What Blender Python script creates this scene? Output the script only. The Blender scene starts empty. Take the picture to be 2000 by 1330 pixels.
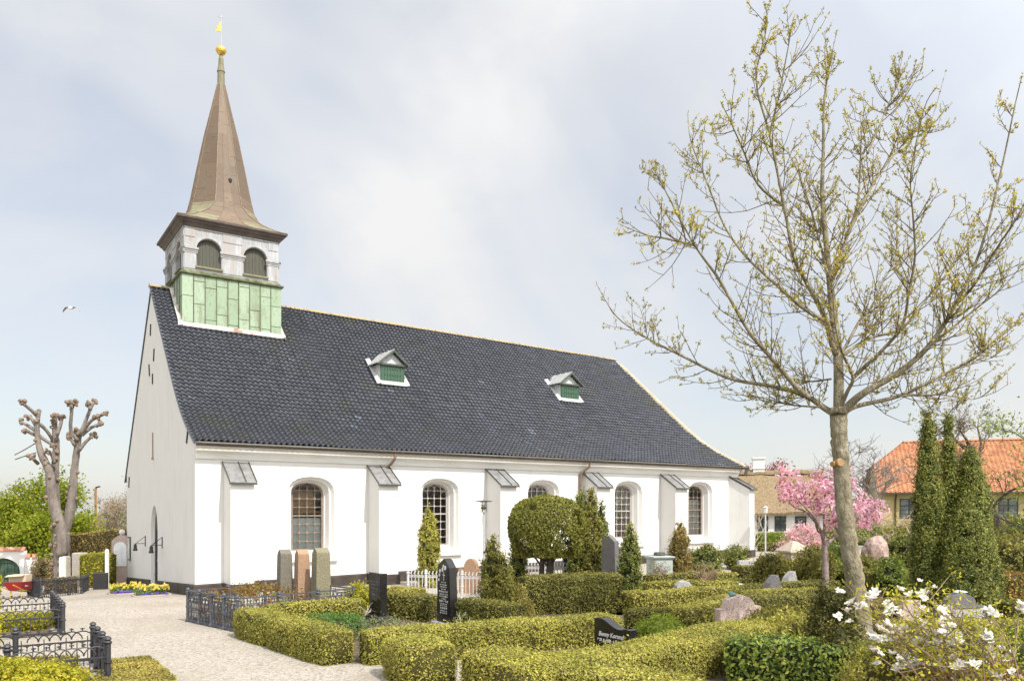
import bpy, bmesh, math, random
import numpy as np
from mathutils import Vector, Matrix
random.seed(7); rng = np.random.default_rng(11)
SC = bpy.context.scene; COL = SC.collection
F = 1565.0; EYE = 2.4
R = math.radians
# ---------------------------------------------------------------- frames
D1 = np.array([.832, .554]); D2 = np.array([-.554, .832]); P0 = np.array([-9.02, 22.8])
def C2(a, b): return P0 + a*D1 + b*D2
def C(a, b, z):
    p = P0 + a*D1 + b*D2
    return (float(p[0]), float(p[1]), float(z))
def sstep(e0, e1, x):
    t = np.clip((x-e0)/(e1-e0), 0, 1); return t*t*(3-2*t)
def tz(x, y):
    a = (x-P0[0])*D1[0]+(y-P0[1])*D1[1]; b = (x-P0[0])*D2[0]+(y-P0[1])*D2[1]
    za = .019*np.clip(a, 0, 32)*sstep(-9, -.5, b)
    zb = -.05*np.clip(b, 0, 12.6) - .07*np.clip(b-12.6, 0, 32)
    return za + zb*(1-sstep(9, 22, a))
def tzc(a, b):
    p = C2(a, b); return float(tz(p[0], p[1]))
def W(px, py, Y): return ((px-1000)/F*Y, Y, EYE+(1000-py)/F*Y)
def gx(px, Y): return (px-1000)/F*Y
# ---------------------------------------------------------------- materials
def newmat(name):
    m = bpy.data.materials.new(name); m.use_nodes = True
    nt = m.node_tree; b = nt.nodes['Principled BSDF']; return m, nt, b
def c4(c): return (c[0], c[1], c[2], 1)
def ramp(nt, fac, cols, pos=None):
    r = nt.nodes.new('ShaderNodeValToRGB'); e = r.color_ramp.elements
    n = len(cols)
    while len(e) < n: e.new(.5)
    for i, c in enumerate(cols):
        e[i].position = pos[i] if pos else i/(n-1); e[i].color = c4(c)
    nt.links.new(fac, r.inputs['Fac']); return r.outputs['Color']
def noise(nt, scale, detail=6, rough=.6, co=None, vec=None):
    n = nt.nodes.new('ShaderNodeTexNoise'); n.inputs['Scale'].default_value = scale
    n.inputs['Detail'].default_value = detail; n.inputs['Roughness'].default_value = rough
    if vec is None:
        t = nt.nodes.new('ShaderNodeTexCoord'); vec = t.outputs['Object']
    if co is not None:
        mp = nt.nodes.new('ShaderNodeMapping'); mp.inputs['Scale'].default_value = co
        nt.links.new(vec, mp.inputs['Vector']); vec = mp.outputs['Vector']
    nt.links.new(vec, n.inputs['Vector']); return n.outputs['Fac']
def mixc(nt, fac, a, b, mode='MIX'):
    m = nt.nodes.new('ShaderNodeMix'); m.data_type = 'RGBA'; m.blend_type = mode
    for s, v in ((m.inputs[0], fac), (m.inputs[6], a), (m.inputs[7], b)):
        if isinstance(v, (int, float)): s.default_value = v
        elif isinstance(v, tuple): s.default_value = c4(v)
        else: nt.links.new(v, s)
    return m.outputs[2]
def bump(nt, b, h, strength, dist=.02):
    n = nt.nodes.new('ShaderNodeBump'); n.inputs['Strength'].default_value = strength
    n.inputs['Distance'].default_value = dist
    nt.links.new(h, n.inputs['Height']); nt.links.new(n.outputs['Normal'], b.inputs['Normal'])
def M(name, cols, scale=4, rough=.7, bmp=0, bscale=None, spec=.4, metal=0, co=None, pos=None, bdist=.02):
    m, nt, b = newmat(name)
    if len(cols) == 1: cols = [tuple(x*.85 for x in cols[0]), tuple(min(1, x*1.12) for x in cols[0])]
    if pos is None: pos = [.3+.4*i/(len(cols)-1) for i in range(len(cols))]
    f = noise(nt, scale, co=co)
    nt.links.new(ramp(nt, f, cols, pos), b.inputs['Base Color'])
    b.inputs['Roughness'].default_value = rough; b.inputs['Metallic'].default_value = metal
    b.inputs['Specular IOR Level'].default_value = spec
    if bmp: bump(nt, b, noise(nt, bscale or scale*6, co=co), bmp, bdist)
    return m
def leafM(name, cols, trans=.35, rough=.55, nscale=1.2, spec=.25, brown=0):
    m, nt, b = newmat(name)
    g = nt.nodes.new('ShaderNodeNewGeometry')
    c = ramp(nt, g.outputs['Random Per Island'], cols)
    nz = noise(nt, nscale, 3)
    v = ramp(nt, nz, [(.68, .7, .7), (1.25, 1.2, 1.15)], [.3, .7])
    c = mixc(nt, 1.0, c, v, 'MULTIPLY')
    if brown: c = mixc(nt, ramp(nt, noise(nt, 3.1, 5, .7), [(0, 0, 0), (brown, brown, brown)], [.56, .70]), c, (.23, .15, .065))
    nt.links.new(c, b.inputs['Base Color']); b.inputs['Roughness'].default_value = rough
    b.inputs['Specular IOR Level'].default_value = spec
    if trans:
        tr = nt.nodes.new('ShaderNodeBsdfTranslucent'); nt.links.new(c, tr.inputs['Color'])
        mx = nt.nodes.new('ShaderNodeMixShader'); mx.inputs['Fac'].default_value = trans
        out = nt.nodes['Material Output']
        nt.links.new(b.outputs[0], mx.inputs[1]); nt.links.new(tr.outputs[0], mx.inputs[2])
        nt.links.new(mx.outputs[0], out.inputs['Surface'])
    return m
# ---------------------------------------------------------------- builder
ORG = {}
def setp(o, label=None, cat=None, group=None, kind=None):
    for k, v in (('label', label), ('category', cat), ('group', group), ('kind', kind)):
        if v: o[k] = v
    return o
def thing(name, label, cat, loc, group=None, rz=0):
    o = bpy.data.objects.new(name, None); COL.objects.link(o); o.location = loc; o.rotation_euler = (0, 0, rz)
    o.empty_display_size = .2; ORG[o.name] = tuple(loc)
    return setp(o, label, cat, group)
class MB:
    def __init__(s): s.v = []; s.f = []; s.m = []; s.attr = None
    def add(s, vs, fs, mi=0):
        n = len(s.v); s.v += [tuple(map(float, p)) for p in vs]
        s.f += [tuple(i+n for i in f) for f in fs]; s.m += [mi]*len(fs); return s
    def box(s, o, ax, ay, az, mi=0):
        o, ax, ay, az = (np.array(t, float) for t in (o, ax, ay, az))
        p = [o, o+ax, o+ax+ay, o+ay, o+az, o+ax+az, o+ax+ay+az, o+ay+az]
        f = [(0, 3, 2, 1), (4, 5, 6, 7), (0, 1, 5, 4), (1, 2, 6, 5), (2, 3, 7, 6), (3, 0, 4, 7)]
        if np.dot(np.cross(ax, ay), az) < 0: f = [q[::-1] for q in f]
        return s.add(p, f, mi)
    def cbox(s, c, sx, sy, z0, z1, rz=0, mi=0):      # centred box, rotated about z
        u = np.array([math.cos(rz), math.sin(rz), 0]); v = np.array([-math.sin(rz), math.cos(rz), 0])
        o = np.array([c[0], c[1], z0])-u*sx/2-v*sy/2
        return s.box(o, u*sx, v*sy, (0, 0, z1-z0), mi)
    def bar(s, p, q, w, t=None, up=(0, 0, 1), mi=0):
        p = np.array(p, float); q = np.array(q, float); t = t or w; d = q-p; d0 = d/np.linalg.norm(d)
        u = np.cross(d0, up); 
        if np.linalg.norm(u) < 1e-4: u = np.cross(d0, (1, 0, 0))
        u /= np.linalg.norm(u); v = np.cross(u, d0)
        return s.box(p-u*w/2-v*t/2, d, u*w, v*t, mi)
    def rings(s, rs, closed=True, cap=(True, True), mi=0):
        n = len(rs[0]); base = len(s.v); vs = [p for r in rs for p in r]; fs = []
        m = n if closed else n-1
        for i in range(len(rs)-1):
            for j in range(m):
                k = (j+1) % n; fs.append((i*n+j, i*n+k, (i+1)*n+k, (i+1)*n+j))
        if cap[0] and closed: fs.append(tuple(range(n))[::-1])
        if cap[1] and closed: fs.append(tuple((len(rs)-1)*n+j for j in range(n)))
        return s.add(vs, fs, mi)
    def tube(s, pts, rad, n=6, mi=0, cap=True):
        pts = [np.array(p, float) for p in pts]
        if not hasattr(rad, '__len__'): rad = [rad]*len(pts)
        rs = []; pu = None
        for i, p in enumerate(pts):
            d = pts[min(i+1, len(pts)-1)]-pts[max(i-1, 0)]; d = d/(np.linalg.norm(d)+1e-9)
            if pu is None:
                pu = np.cross(d, (0, 0, 1) if abs(d[2]) < .9 else (1, 0, 0))
            u = pu-d*np.dot(pu, d); u /= (np.linalg.norm(u)+1e-9); pu = u; v = np.cross(d, u)
            rs.append([p+rad[i]*(math.cos(2*math.pi*k/n)*u+math.sin(2*math.pi*k/n)*v) for k in range(n)])
        return s.rings(rs, True, (cap, cap), mi)
    def lathe(s, c, prof, n=12, mi=0, ph=0, sq=False):
        rs = []
        for r, z in prof:
            rr = r*(math.sqrt(2) if sq else 1)
            rs.append([(c[0]+rr*math.cos(ph+2*math.pi*k/n), c[1]+rr*math.sin(ph+2*math.pi*k/n), c[2]+z) for k in range(n)])
        return s.rings(rs, True, (True, True), mi)
    def sphere(s, c, r, n=10, m=7, sc=(1, 1, 1), mi=0):
        return s.add(*_sph(c, r, n, m, sc), mi=mi)
    def prism(s, poly, fn, t0, t1, mi=0):            # poly of 2-D points, fn(u, v, t) -> xyz
        n = len(poly); vs = [fn(u, v, t0) for u, v in poly]+[fn(u, v, t1) for u, v in poly]
        fs = [tuple(range(n))[::-1], tuple(range(n, 2*n))]+[(i, (i+1) % n, n+(i+1) % n, n+i) for i in range(n)]
        return s.add(vs, fs, mi)
    def build(s, name, mats, parent=None, smooth=False, local=False, fix=True, **kw):
        if not isinstance(mats, (list, tuple)): mats = [mats]
        me = bpy.data.meshes.new(name)
        off = np.zeros(3)
        if parent is not None and not local: off = np.array(ORG[parent.name])
        v = np.array(s.v)-off
        me.from_pydata(v.tolist(), [], s.f)
        for m in mats: me.materials.append(m)
        if len(mats) > 1: me.polygons.foreach_set('material_index', s.m)
        if s.attr is not None:
            at = me.attributes.new('rnd', 'FLOAT', 'FACE'); at.data.foreach_set('value', s.attr)
        if fix:
            bm = bmesh.new(); bm.from_mesh(me); bmesh.ops.recalc_face_normals(bm, faces=bm.faces); bm.to_mesh(me); bm.free()
        if smooth: me.polygons.foreach_set('use_smooth', [True]*len(me.polygons))
        me.update()
        o = bpy.data.objects.new(name, me); COL.objects.link(o)
        if parent is not None: o.parent = parent; ORG[o.name] = ORG[parent.name]
        else: ORG[o.name] = (0, 0, 0)
        return setp(o, **kw)
def _sph(c, r, n, m, sc):
    vs = [(c[0], c[1], c[2]+r*sc[2])]; fs = []
    for i in range(1, m):
        th = math.pi*i/m
        for k in range(n):
            ph = 2*math.pi*k/n
            vs.append((c[0]+r*sc[0]*math.sin(th)*math.cos(ph), c[1]+r*sc[1]*math.sin(th)*math.sin(ph), c[2]+r*sc[2]*math.cos(th)))
    vs.append((c[0], c[1], c[2]-r*sc[2])); L = len(vs)-1
    for k in range(n): fs.append((0, 1+k, 1+(k+1) % n))
    for i in range(m-2):
        for k in range(n):
            a = 1+i*n+k; b = 1+i*n+(k+1) % n; fs.append((a, a+n, b+n, b))
    for k in range(n): a = 1+(m-2)*n; fs.append((a+k, L, a+(k+1) % n))
    return vs, fs
# ---------------------------------------------------------------- leaves
def unit(v): return v/(np.linalg.norm(v, axis=-1, keepdims=True)+1e-9)
def leaf_quads(P, N, size, asp=.55, jit=1.0, up=0.0, sj=.45):
    """diamond leaves at P, facing roughly N"""
    n = len(P)
    nn = unit(N+jit*rng.normal(size=(n, 3))*.6)
    t = rng.normal(size=(n, 3))+np.array([0, 0, up])+N*(.5 if up else 0)
    t = unit(t-nn*np.sum(t*nn, 1, keepdims=True)); b = np.cross(nn, t)
    s = (size*(1+sj*rng.uniform(-1, 1, size=n)))[:, None]
    q = np.stack([P-t*s*.5, P+b*s*asp*.5, P+t*s*.5, P-b*s*asp*.5], 1)
    return q
def scatter(v, f, n, bias=None):
    """n random points on quad/tri faces; returns points, normals"""
    v = np.asarray(v); tri = []
    for q in f:
        for i in range(1, len(q)-1): tri.append((q[0], q[i], q[i+1]))
    tri = np.array(tri); A, B, Cc = v[tri[:, 0]], v[tri[:, 1]], v[tri[:, 2]]
    cr = np.cross(B-A, Cc-A); ar = np.linalg.norm(cr, axis=1)/2
    idx = rng.choice(len(tri), n, p=ar/ar.sum())
    r1 = np.sqrt(rng.random(n))[:, None]; r2 = rng.random(n)[:, None]
    P = (1-r1)*A[idx]+r1*(1-r2)*B[idx]+r1*r2*Cc[idx]
    return P, unit(cr[idx])
def area(v, f):
    v = np.asarray(v); s = 0
    for q in f:
        for i in range(1, len(q)-1): s += np.linalg.norm(np.cross(v[q[i]]-v[q[0]], v[q[i+1]]-v[q[0]]))/2
    return s
def foliage_mesh(name, quads, mats, core=None, parent=None, mids=None, **kw):
    """one object: leaf quads (slot 0) and optionally a core (slot 1)"""
    off = np.array(ORG[parent.name]) if parent is not None else np.zeros(3)
    q = np.asarray(quads); n = len(q); V = q.reshape(-1, 3); nv = 4*n
    loops = np.arange(nv); starts = np.arange(0, nv, 4); tot = np.full(n, 4); mi = np.zeros(n, int) if mids is None else np.asarray(mids)
    if core is not None and len(core[1]):
        cv = np.array(core[0]); cf = core[1]
        cl = np.array([i for f in cf for i in f])+nv
        ct = np.array([len(f) for f in cf]); cs = nv+np.concatenate([[0], np.cumsum(ct)[:-1]])
        V = np.vstack([V, cv]); loops = np.concatenate([loops, cl]); starts = np.concatenate([starts, cs])
        tot = np.concatenate([tot, ct]); mi = np.concatenate([mi, np.full(len(cf), len(mats)-1)])
    me = bpy.data.meshes.new(name); me.vertices.add(len(V)); me.loops.add(len(loops)); me.polygons.add(len(starts))
    me.vertices.foreach_set('co', (V-off).astype(np.float32).ravel())
    me.loops.foreach_set('vertex_index', loops.astype(np.int32))
    me.polygons.foreach_set('loop_start', starts.astype(np.int32))
    for m in mats: me.materials.append(m)
    me.polygons.foreach_set('material_index', mi.astype(np.int32))
    me.update(calc_edges=True); me.validate()
    o = bpy.data.objects.new(name, me); COL.objects.link(o)
    if parent is not None: o.parent = parent; ORG[o.name] = ORG[parent.name]
    else: ORG[o.name] = (0, 0, 0)
    return setp(o, **kw)
def lump(P, sc, amp, seed=0):
    """cheap smooth 3-D noise"""
    s = np.zeros(len(P)); rs = np.random.default_rng(seed)
    for k in range(6):
        d = rs.normal(size=3)*sc*(1+.5*k); s += np.sin(P@d+rs.uniform(0, 6.3))/(1+.4*k)
    return amp*s/2.2
# ================================================================ CHURCH
def wallmat(name, stain=True):
    m, nt, b = newmat(name)
    c = ramp(nt, noise(nt, 1.1, 8, .65), [(.635, .62, .595), (.70, .692, .68)], [.3, .62])
    c = mixc(nt, noise(nt, .5, 5, .7, co=(1, 1, .25)), c, (.675, .66, .63))
    c = mixc(nt, ramp(nt, noise(nt, 2.4, 7, .75, co=(1, 1, .12)), [(0, 0, 0), (.75, .75, .75)], [.56, .78]), c, (.54, .51, .44))
    nt.links.new(c, b.inputs['Base Color']); b.inputs['Roughness'].default_value = .9
    b.inputs['Specular IOR Level'].default_value = .15
    bump(nt, b, noise(nt, 9, 6, .6), .25, .02); return m
m_wall = wallmat('limewash')
m_plinth = M('tarred_plinth', [(.030, .022, .018), (.055, .043, .036), (.085, .07, .058)], 3, .75, .4)
m_lead = M('lead_sheet', [(.13, .127, .122), (.20, .20, .195), (.26, .26, .26)], 5, .5, .15)
m_seam = M('seam', [(.06, .055, .05)], 8, .6)
m_iron = M('black_iron', [(.016, .016, .018), (.035, .035, .04)], 9, .5, .2, spec=.5)
m_flash = M('white_flashing', [(.50, .48, .465), (.43, .375, .345), (.25, .14, .10)], 2.6, .6, .1, pos=[.40, .52, .64], co=(1, 1, 1))
m_gold = M('gilding', [(.75, .47, .08), (.9, .62, .16)], 6, .3, 0, metal=.85)
m_ridge = M('ridge_mortar', [(.26, .21, .14), (.34, .28, .19), (.42, .28, .09)], 3.5, .9, .4, pos=[.35, .5, .66])
m_gutter = M('old_copper_gutter', [(.05, .042, .036), (.10, .075, .055)], 4, .5)
m_pipe = M('copper_pipe', [(.14, .085, .055), (.24, .16, .11)], 3, .5)
def tilemat(name):
    m, nt, b = newmat(name)
    at = nt.nodes.new('ShaderNodeAttribute'); at.attribute_name = 'rnd'
    c = ramp(nt, at.outputs['Fac'], [(.064, .068, .079), (.083, .088, .102), (.104, .111, .130), (.19, .22, .29)], [0, .5, .995, 1])
    c = mixc(nt, ramp(nt, noise(nt, .55, 6, .7), [(0, 0, 0), (.85, .85, .85)], [.54, .74]), c, (.095, .095, .062))
    c = mixc(nt, ramp(nt, noise(nt, .23, 4, .6), [(0, 0, 0), (.4, .4, .4)], [.45, .7]), c, (.062, .065, .075))
    nt.links.new(c, b.inputs['Base Color']); b.inputs['Roughness'].default_value = .33
    b.inputs['Specular IOR Level'].default_value = .5
    bump(nt, b, noise(nt, 30, 3), .15, .01); return m
m_tile = tilemat('glazed_black_pantile')

church = thing('church', 'whitewashed church with black tiled roof, green copper tower base and brown spire', 'church', C(11, 6.3, 0))
L_ = 22.8
def prof(b):
    """south roof height over b"""
    b = max(b, -.6)
    u = min(max(b/3.2, 0), 1)
    I = 3.2*(u**3-u**4/2) + (b-3.2 if b > 3.2 else 0)
    return 4.52+.52*b+.46*I
ZR = prof(6.78)
def roof_z(a, b):
    z = prof(b) if b <= 6.78 else ZR-1.1*(b-6.78)
    w = max(0, min(1, b/6.78)) if b <= 6.78 else 1-min(1, (b-6.78)/6)
    return z-.0165*a*w
def roof_n(b):
    s = (prof(b+.01)-prof(b-.01))/.02; k = math.sqrt(1+s*s); return -s/k, 1/k   # in (b, z)
# ---- south wall with five splayed windows
def arch(ac, hw, zt, zb, n=10, p=2.35, kr=.66, ogee=0):
    rise = kr*hw; zs = zt-rise; out = [(ac-hw, zb), (ac-hw, (zb*2+zs)/3), (ac-hw, (zb+2*zs)/3)]
    for i in range(n+1):
        t = math.pi*(1-i/n); cx, sx = math.cos(t), math.sin(t)
        u = math.copysign(abs(cx)**(2/p), cx); v = abs(sx)**(2/p)
        o = ogee*max(0, 1-abs(u)/.28)**1.6
        out.append((ac+hw*u, zs+rise*v+o))
    return out+[(ac+hw, (zb+2*zs)/3), (ac+hw, (zb*2+zs)/3), (ac+hw, zb)]
def fill_face(outer, holes, fn):
    bm = bmesh.new(); es = []
    for loop in [outer]+holes:
        vs = [bm.verts.new((u, v, 0)) for u, v in loop]
        for i in range(len(vs)): es.append(bm.edges.new((vs[i], vs[(i+1) % len(vs)])))
    bmesh.ops.triangle_fill(bm, edges=es, use_beauty=True, use_dissolve=False)
    bm.verts.index_update()
    v = [fn(q.co.x, q.co.y) for q in bm.verts]; f = [tuple(x.index for x in fc.verts) for fc in bm.faces]
    bm.free(); return v, f
WC = [3.42, 7.91, 12.24, 16.42, 20.5]
def wz(a): return .012*(a-3.42)
w = MB()
RINGS = [(.73, 3.49, .95, 0), (.66, 3.43, 1.02, .13), (.61, 3.40, 1.06, .13), (.55, 3.35, 1.14, .34), (.53, 3.33, 1.17, .34), (.50, 3.30, 1.23, .44)]
holes = []
for ac in WC:
    d = wz(ac); rs = []
    for hw, zt, zb, dep in RINGS: rs.append([C(a, dep, z+d) for a, z in arch(ac, hw, zt, zb)])
    holes.append(arch(ac, .73, 3.49+d, .95+d))
    w.rings(rs, True, (False, False))
N_ = 12
outer = [(0, -.4), (L_, .1), (L_, 4.42), (0, 4.42)]
w.add(*fill_face(outer, holes, lambda a, z: C(a, 0, z)))
# apse and north walls
PL = [(L_, 0), (26.8, 3.6), (26.8, 9), (L_, 12.6)]
for (a0, b0), (a1, b1) in zip(PL, PL[1:]):
    w.add([C(a0, b0, -.6), C(a1, b1, -.6), C(a1, b1, 4.35), C(a0, b0, 4.35)], [(0, 1, 2, 3)])
w.add([C(L_, 12.6, -1.5), C(0, 12.6, -1.5), C(0, 12.6, 3.9), C(L_, 12.6, 3.7)], [(0, 1, 2, 3)])
# west gable with pointed door niche
def pointed(bc, hw, zs, zt, zb, n=7):
    out = [(bc-hw, zb), (bc-hw, zs)]
    for i in range(1, n): 
        t = i/n; out.append((bc-hw+hw*(1-math.cos(t*math.pi/2))**.9, zs+(zt-zs)*math.sin(t*math.pi/2)**.95))
    out.append((bc, zt)); out += [(2*bc-u, v) for u, v in out[:-1][::-1]]; return out
gp = [(0, -.4)]+[(0, 4.45)]+[(b, prof(b)-.05) for b in np.linspace(.3, 6.78, 16)]+[(b, ZR-1.1*(b-6.78)-.05) for b in (8, 9.5, 11, 12.6)]+[(12.6, -1.5)]
dz0 = tzc(0, 6.36)
niche = pointed(6.36, .64, dz0+2.0, dz0+2.95, dz0-.05)
w.add(*fill_face(gp, [niche], lambda b, z: C(0, b, z)))
w.rings([[C(0, b, z) for b, z in niche], [C(.13, 6.36+(b-6.36)*.95, z-.03) for b, z in niche]], True, (False, False))
walls = w.build('wall', m_wall, church)
# door in the niche
m_door = M('dark_door', [(.02, .018, .016), (.05, .045, .04)], 3, .5, .2, co=(8, 8, 1))
d = MB(); dn = [(6.36+(b-6.36)*.95, z-.03) for b, z in niche]
d.prism(dn, lambda b, z, t: C(t, b, z), .125, .2)
door = d.build('door', m_door, church)
d = MB()
for q in (-.3, -.1, .1, .3): d.bar(C(.12, 6.36+q, dz0), C(.12, 6.36+q, dz0+2.1), .03, .03)
for z in (.5, 1.6): d.bar(C(.115, 5.85, dz0+z), C(.115, 6.87, dz0+z), .07, .02)
d.build('strap', m_iron, door)
d = MB(); d.sphere(C(.08, 6.0, dz0+1.05), .05); d.build('handle', m_gold, door)
# wall ties and slits of the gable
for k, (b, z, h, tilt) in enumerate([(.95, 4.62, .36, .5), (11.9, 3.62, .42, .25), (7.0, 8.9, .4, .2), (6.35, 7.9, .42, .25), (7.25, 7.5, .42, -.25), (6.6, 7.1, .36, 0)]):
    a = MB(); a.bar(C(-.02, b+tilt*h*.5, z-h/2), C(-.02, b-tilt*h*.5, z+h/2), .07, .03, up=(D1[0], D1[1], 0)); a.build('wall_tie', m_iron, church)
a = MB(); a.bar(C(-.02, 6.55, 4.3), C(-.02, 6.55, 5.2), .035, .03, up=(D1[0], D1[1], 0)); a.bar(C(-.03, 6.55, 4.25), C(-.03, 6.55, 4.32), .12, .05, up=(D1[0], D1[1], 0)); a.build('wall_tie', M('rusty_iron', [(.3, .22, .17)]), church)
# plinth
pl = MB()
def sweep(mb, path, pr, zf=None, mi=0, closed=False):
    """profile (out, z) along plan path in (a, b), mitred; outward = right-hand side"""
    n = len(path); rs = []
    for i, (a, b) in enumerate(path):
        def nrm(p, q):
            t = np.array(q)-np.array(p); t = t/np.linalg.norm(t); return np.array([t[1], -t[0]])
        ns = []
        if i > 0: ns.append(nrm(path[i-1], path[i]))
        if i < n-1: ns.append(nrm(path[i], path[i+1]))
        m = sum(ns); m = m/np.linalg.norm(m); k = 1/max(.3, float(np.dot(m, ns[0])))
        rs.append([C(a+m[0]*k*o, b+m[1]*k*o, z+(zf(a, b) if zf else 0)) for o, z in pr])
    mb.rings(rs, True, (True, True), mi)
def gz(a, b): return tzc(a, b)
seg = [(x, 0) for x in np.linspace(0, L_, 7)]+PL[1:]
sweep(pl, [(0, 5.68), (0, 0.0)]+seg[1:], [(-.05, -.5), (.05, -.5), (.05, .30), (.03, .34), (-.05, .34)], gz)
sweep(pl, [(0, 12.6), (0, 7.04)], [(-.05, -.5), (.05, -.5), (.05, .30), (.03, .34), (-.05, .34)], gz)
# buttresses
def buttress(a0, b0, dr, wd, p, zt=3.84, zl=3.30):
    """a0, b0 = left foot on the wall, dr = (da, db) outward, wd = width, p = projection"""
    dr = np.array(dr, float); dr /= np.linalg.norm(dr); sd = np.array([-dr[1], dr[0]])
    def Q(s, o, z): return C(a0+sd[0]*s+dr[0]*o, b0+sd[1]*s+dr[1]*o, z)
    g = gz(a0, b0); dzz = wz(a0)
    zt += dzz*.6; zl += dzz*.6
    m = MB()
    poly = [(-.12, g-.5), (p, g-.5), (p, zl-.05), (-.12, zt-.05+.12*(zt-zl)/p)]
    m.prism(poly, lambda o, z, t: Q(t, o, z), 0, wd)
    bt = m.build('buttress', m_wall, church)
    m = MB(); sl = (zt-zl)/p
    poly = [(.0, zt), (p+.09, zl-sl*.09), (p+.09, zl-sl*.09+.035), (.0, zt+.035)]
    m.prism(poly, lambda o, z, t: Q(t, o, z), -.05, wd+.05)
    cp = m.build('cap', m_lead, bt)
    m = MB()
    for s in (-.05, wd*.62, wd+.05): m.bar(Q(s, .0, zt+.045), Q(s, p+.09, zl-sl*.09+.045), .03, .03)
    m.bar(Q(-.06, p+.1, zl-sl*.1), Q(wd+.06, p+.1, zl-sl*.1), .035, .05)
    m.build('seam', m_seam, cp)
    m = MB(); po = [(-.05, -.05), (-.05, p+.04), (wd+.05, p+.04), (wd+.05, -.05)]
    n = len(po); vs = []
    vs = [Q(s, o, g-.5) for s, o in po]+[Q(s, o, g+.34) for s, o in po]
    m.add(vs, [(0, 1, 2, 3), (4, 5, 6, 7)]+[(i, (i+1) % 4, 4+(i+1) % 4, 4+i) for i in range(4)]); m.build('base', m_plinth, bt)
for a0, p in ((.795, .76), (5.3, .82), (9.76, .92), (14.08, .86), (18.16, .86)): buttress(a0, 0, (0, -1), .66, p)
buttress(22.25, 0.02, (.36, -.93), .62, .95)
pl.build('plinth', m_plinth, church)
# sills, glass, lattice
m_glass, nt, b_ = newmat('old_window_glass')
tr = nt.nodes.new('ShaderNodeBsdfTransparent'); tr.inputs['Color'].default_value = (.78, .80, .79, 1)
gl = nt.nodes.new('ShaderNodeBsdfGlossy'); gl.inputs['Roughness'].default_value = .08
fr = nt.nodes.new('ShaderNodeFresnel'); fr.inputs['IOR'].default_value = 1.45
bp = nt.nodes.new('ShaderNodeBump'); bp.inputs['Strength'].default_value = .2; bp.inputs['Distance'].default_value = .03
nt.links.new(noise(nt, 6, 3), bp.inputs['Height']); nt.links.new(bp.outputs[0], gl.inputs['Normal']); nt.links.new(bp.outputs[0], fr.inputs['Normal'])
mx = nt.nodes.new('ShaderNodeMixShader'); nt.links.new(fr.outputs[0], mx.inputs[0]); nt.links.new(tr.outputs[0], mx.inputs[1]); nt.links.new(gl.outputs[0], mx.inputs[2])
nt.links.new(mx.outputs[0], nt.nodes['Material Output'].inputs['Surface'])
m_cream = M('cream_glazing_bar', [(.40, .365, .33)], 5, .6)
m_brownbar = M('brown_glazing_bar', [(.16, .12, .09), (.26, .2, .16)], 5, .6)
for k, ac in enumerate(WC):
    dd = wz(ac)
    g = MB(); ar = arch(ac, .50, 3.30+dd, 1.23+dd, 14, ogee=.05)
    g.add([C(a, .455, z) for a, z in ar], [tuple(range(len(ar)))])
    win = g.build('window', m_glass, church)
    l = MB(); mat = m_brownbar if k in (0, 4) else m_cream
    zt, zb = 3.30+dd, 1.23+dd
    inner = arch(ac, .455, 3.26+dd, 1.26+dd, 14, ogee=.04)
    l.rings([[C(a, .40, z) for a, z in ar], [C(a, .40, z) for a, z in inner], [C(a, .45, z) for a, z in inner]], True, (False, False))
    rise = .66*.5
    def ztop(u): return zt-rise+rise*(1-min(1, abs(u)/.5)**2.35)**(1/2.35)
    us = [-.25, 0, .25]; rows = 8; zz = [zb+(zt-zb)*(i+1)*.128 for i in range(7)]
    for u in us: l.box(C(ac+u-.010, .425, zb+.02), np.array(C(.020, 0, 0))-np.array(C(0, 0, 0)), np.array(C(0, .022, 0))-np.array(C(0, 0, 0)), (0, 0, ztop(u)-zb-.03))
    for i, z in enumerate(zz):
        h = .020 if i != 3 else .045
        l.box(C(ac-.47, .42, z-h/2), np.array(C(.94, 0, 0))-np.array(C(0, 0, 0)), np.array(C(0, .018, 0))-np.array(C(0, 0, 0)), (0, 0, h))
        for u in us:
            q = .05; l.prism([(u-q, 0), (u, -q), (u+q, 0), (u, q)], lambda a, zq, t: C(ac+a, t, z+zq), .41, .437)
    # little trefoil arches in the head
    for u0 in (-.375, -.125, .125, .375):
        zc = min(ztop(u0-.1), ztop(u0+.1))-.14
        l.tube([C(ac+u0+.115*math.cos(t), .43, zc+.1*math.sin(t)) for t in np.linspace(math.pi, 0, 7)], .012, 4)
    l.build('lattice', mat, win)
    s = MB()
    s.prism([(0, .88+dd), (-.10, .88+dd), (-.10, .93+dd), (0, .96+dd)], lambda o, z, t: C(t, o, z), ac-.82, ac+.82)
    s.build('sill', m_wall, win)
# cornice
cn = MB(); path = [(0, 0), (L_, 0)]+PL[1:]
sweep(cn, path, [(-.02, 3.93), (.05, 3.93), (.055, 4.08), (.10, 4.12), (.12, 4.13), (.125, 4.27), (.19, 4.33), (.21, 4.41), (-.02, 4.41)])
cn.build('cornice', M('cornice_lime', [(.68, .645, .585), (.73, .72, .695)], 1.3, .9, co=(1, 1, 5), pos=[.35, .6]), church)
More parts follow.
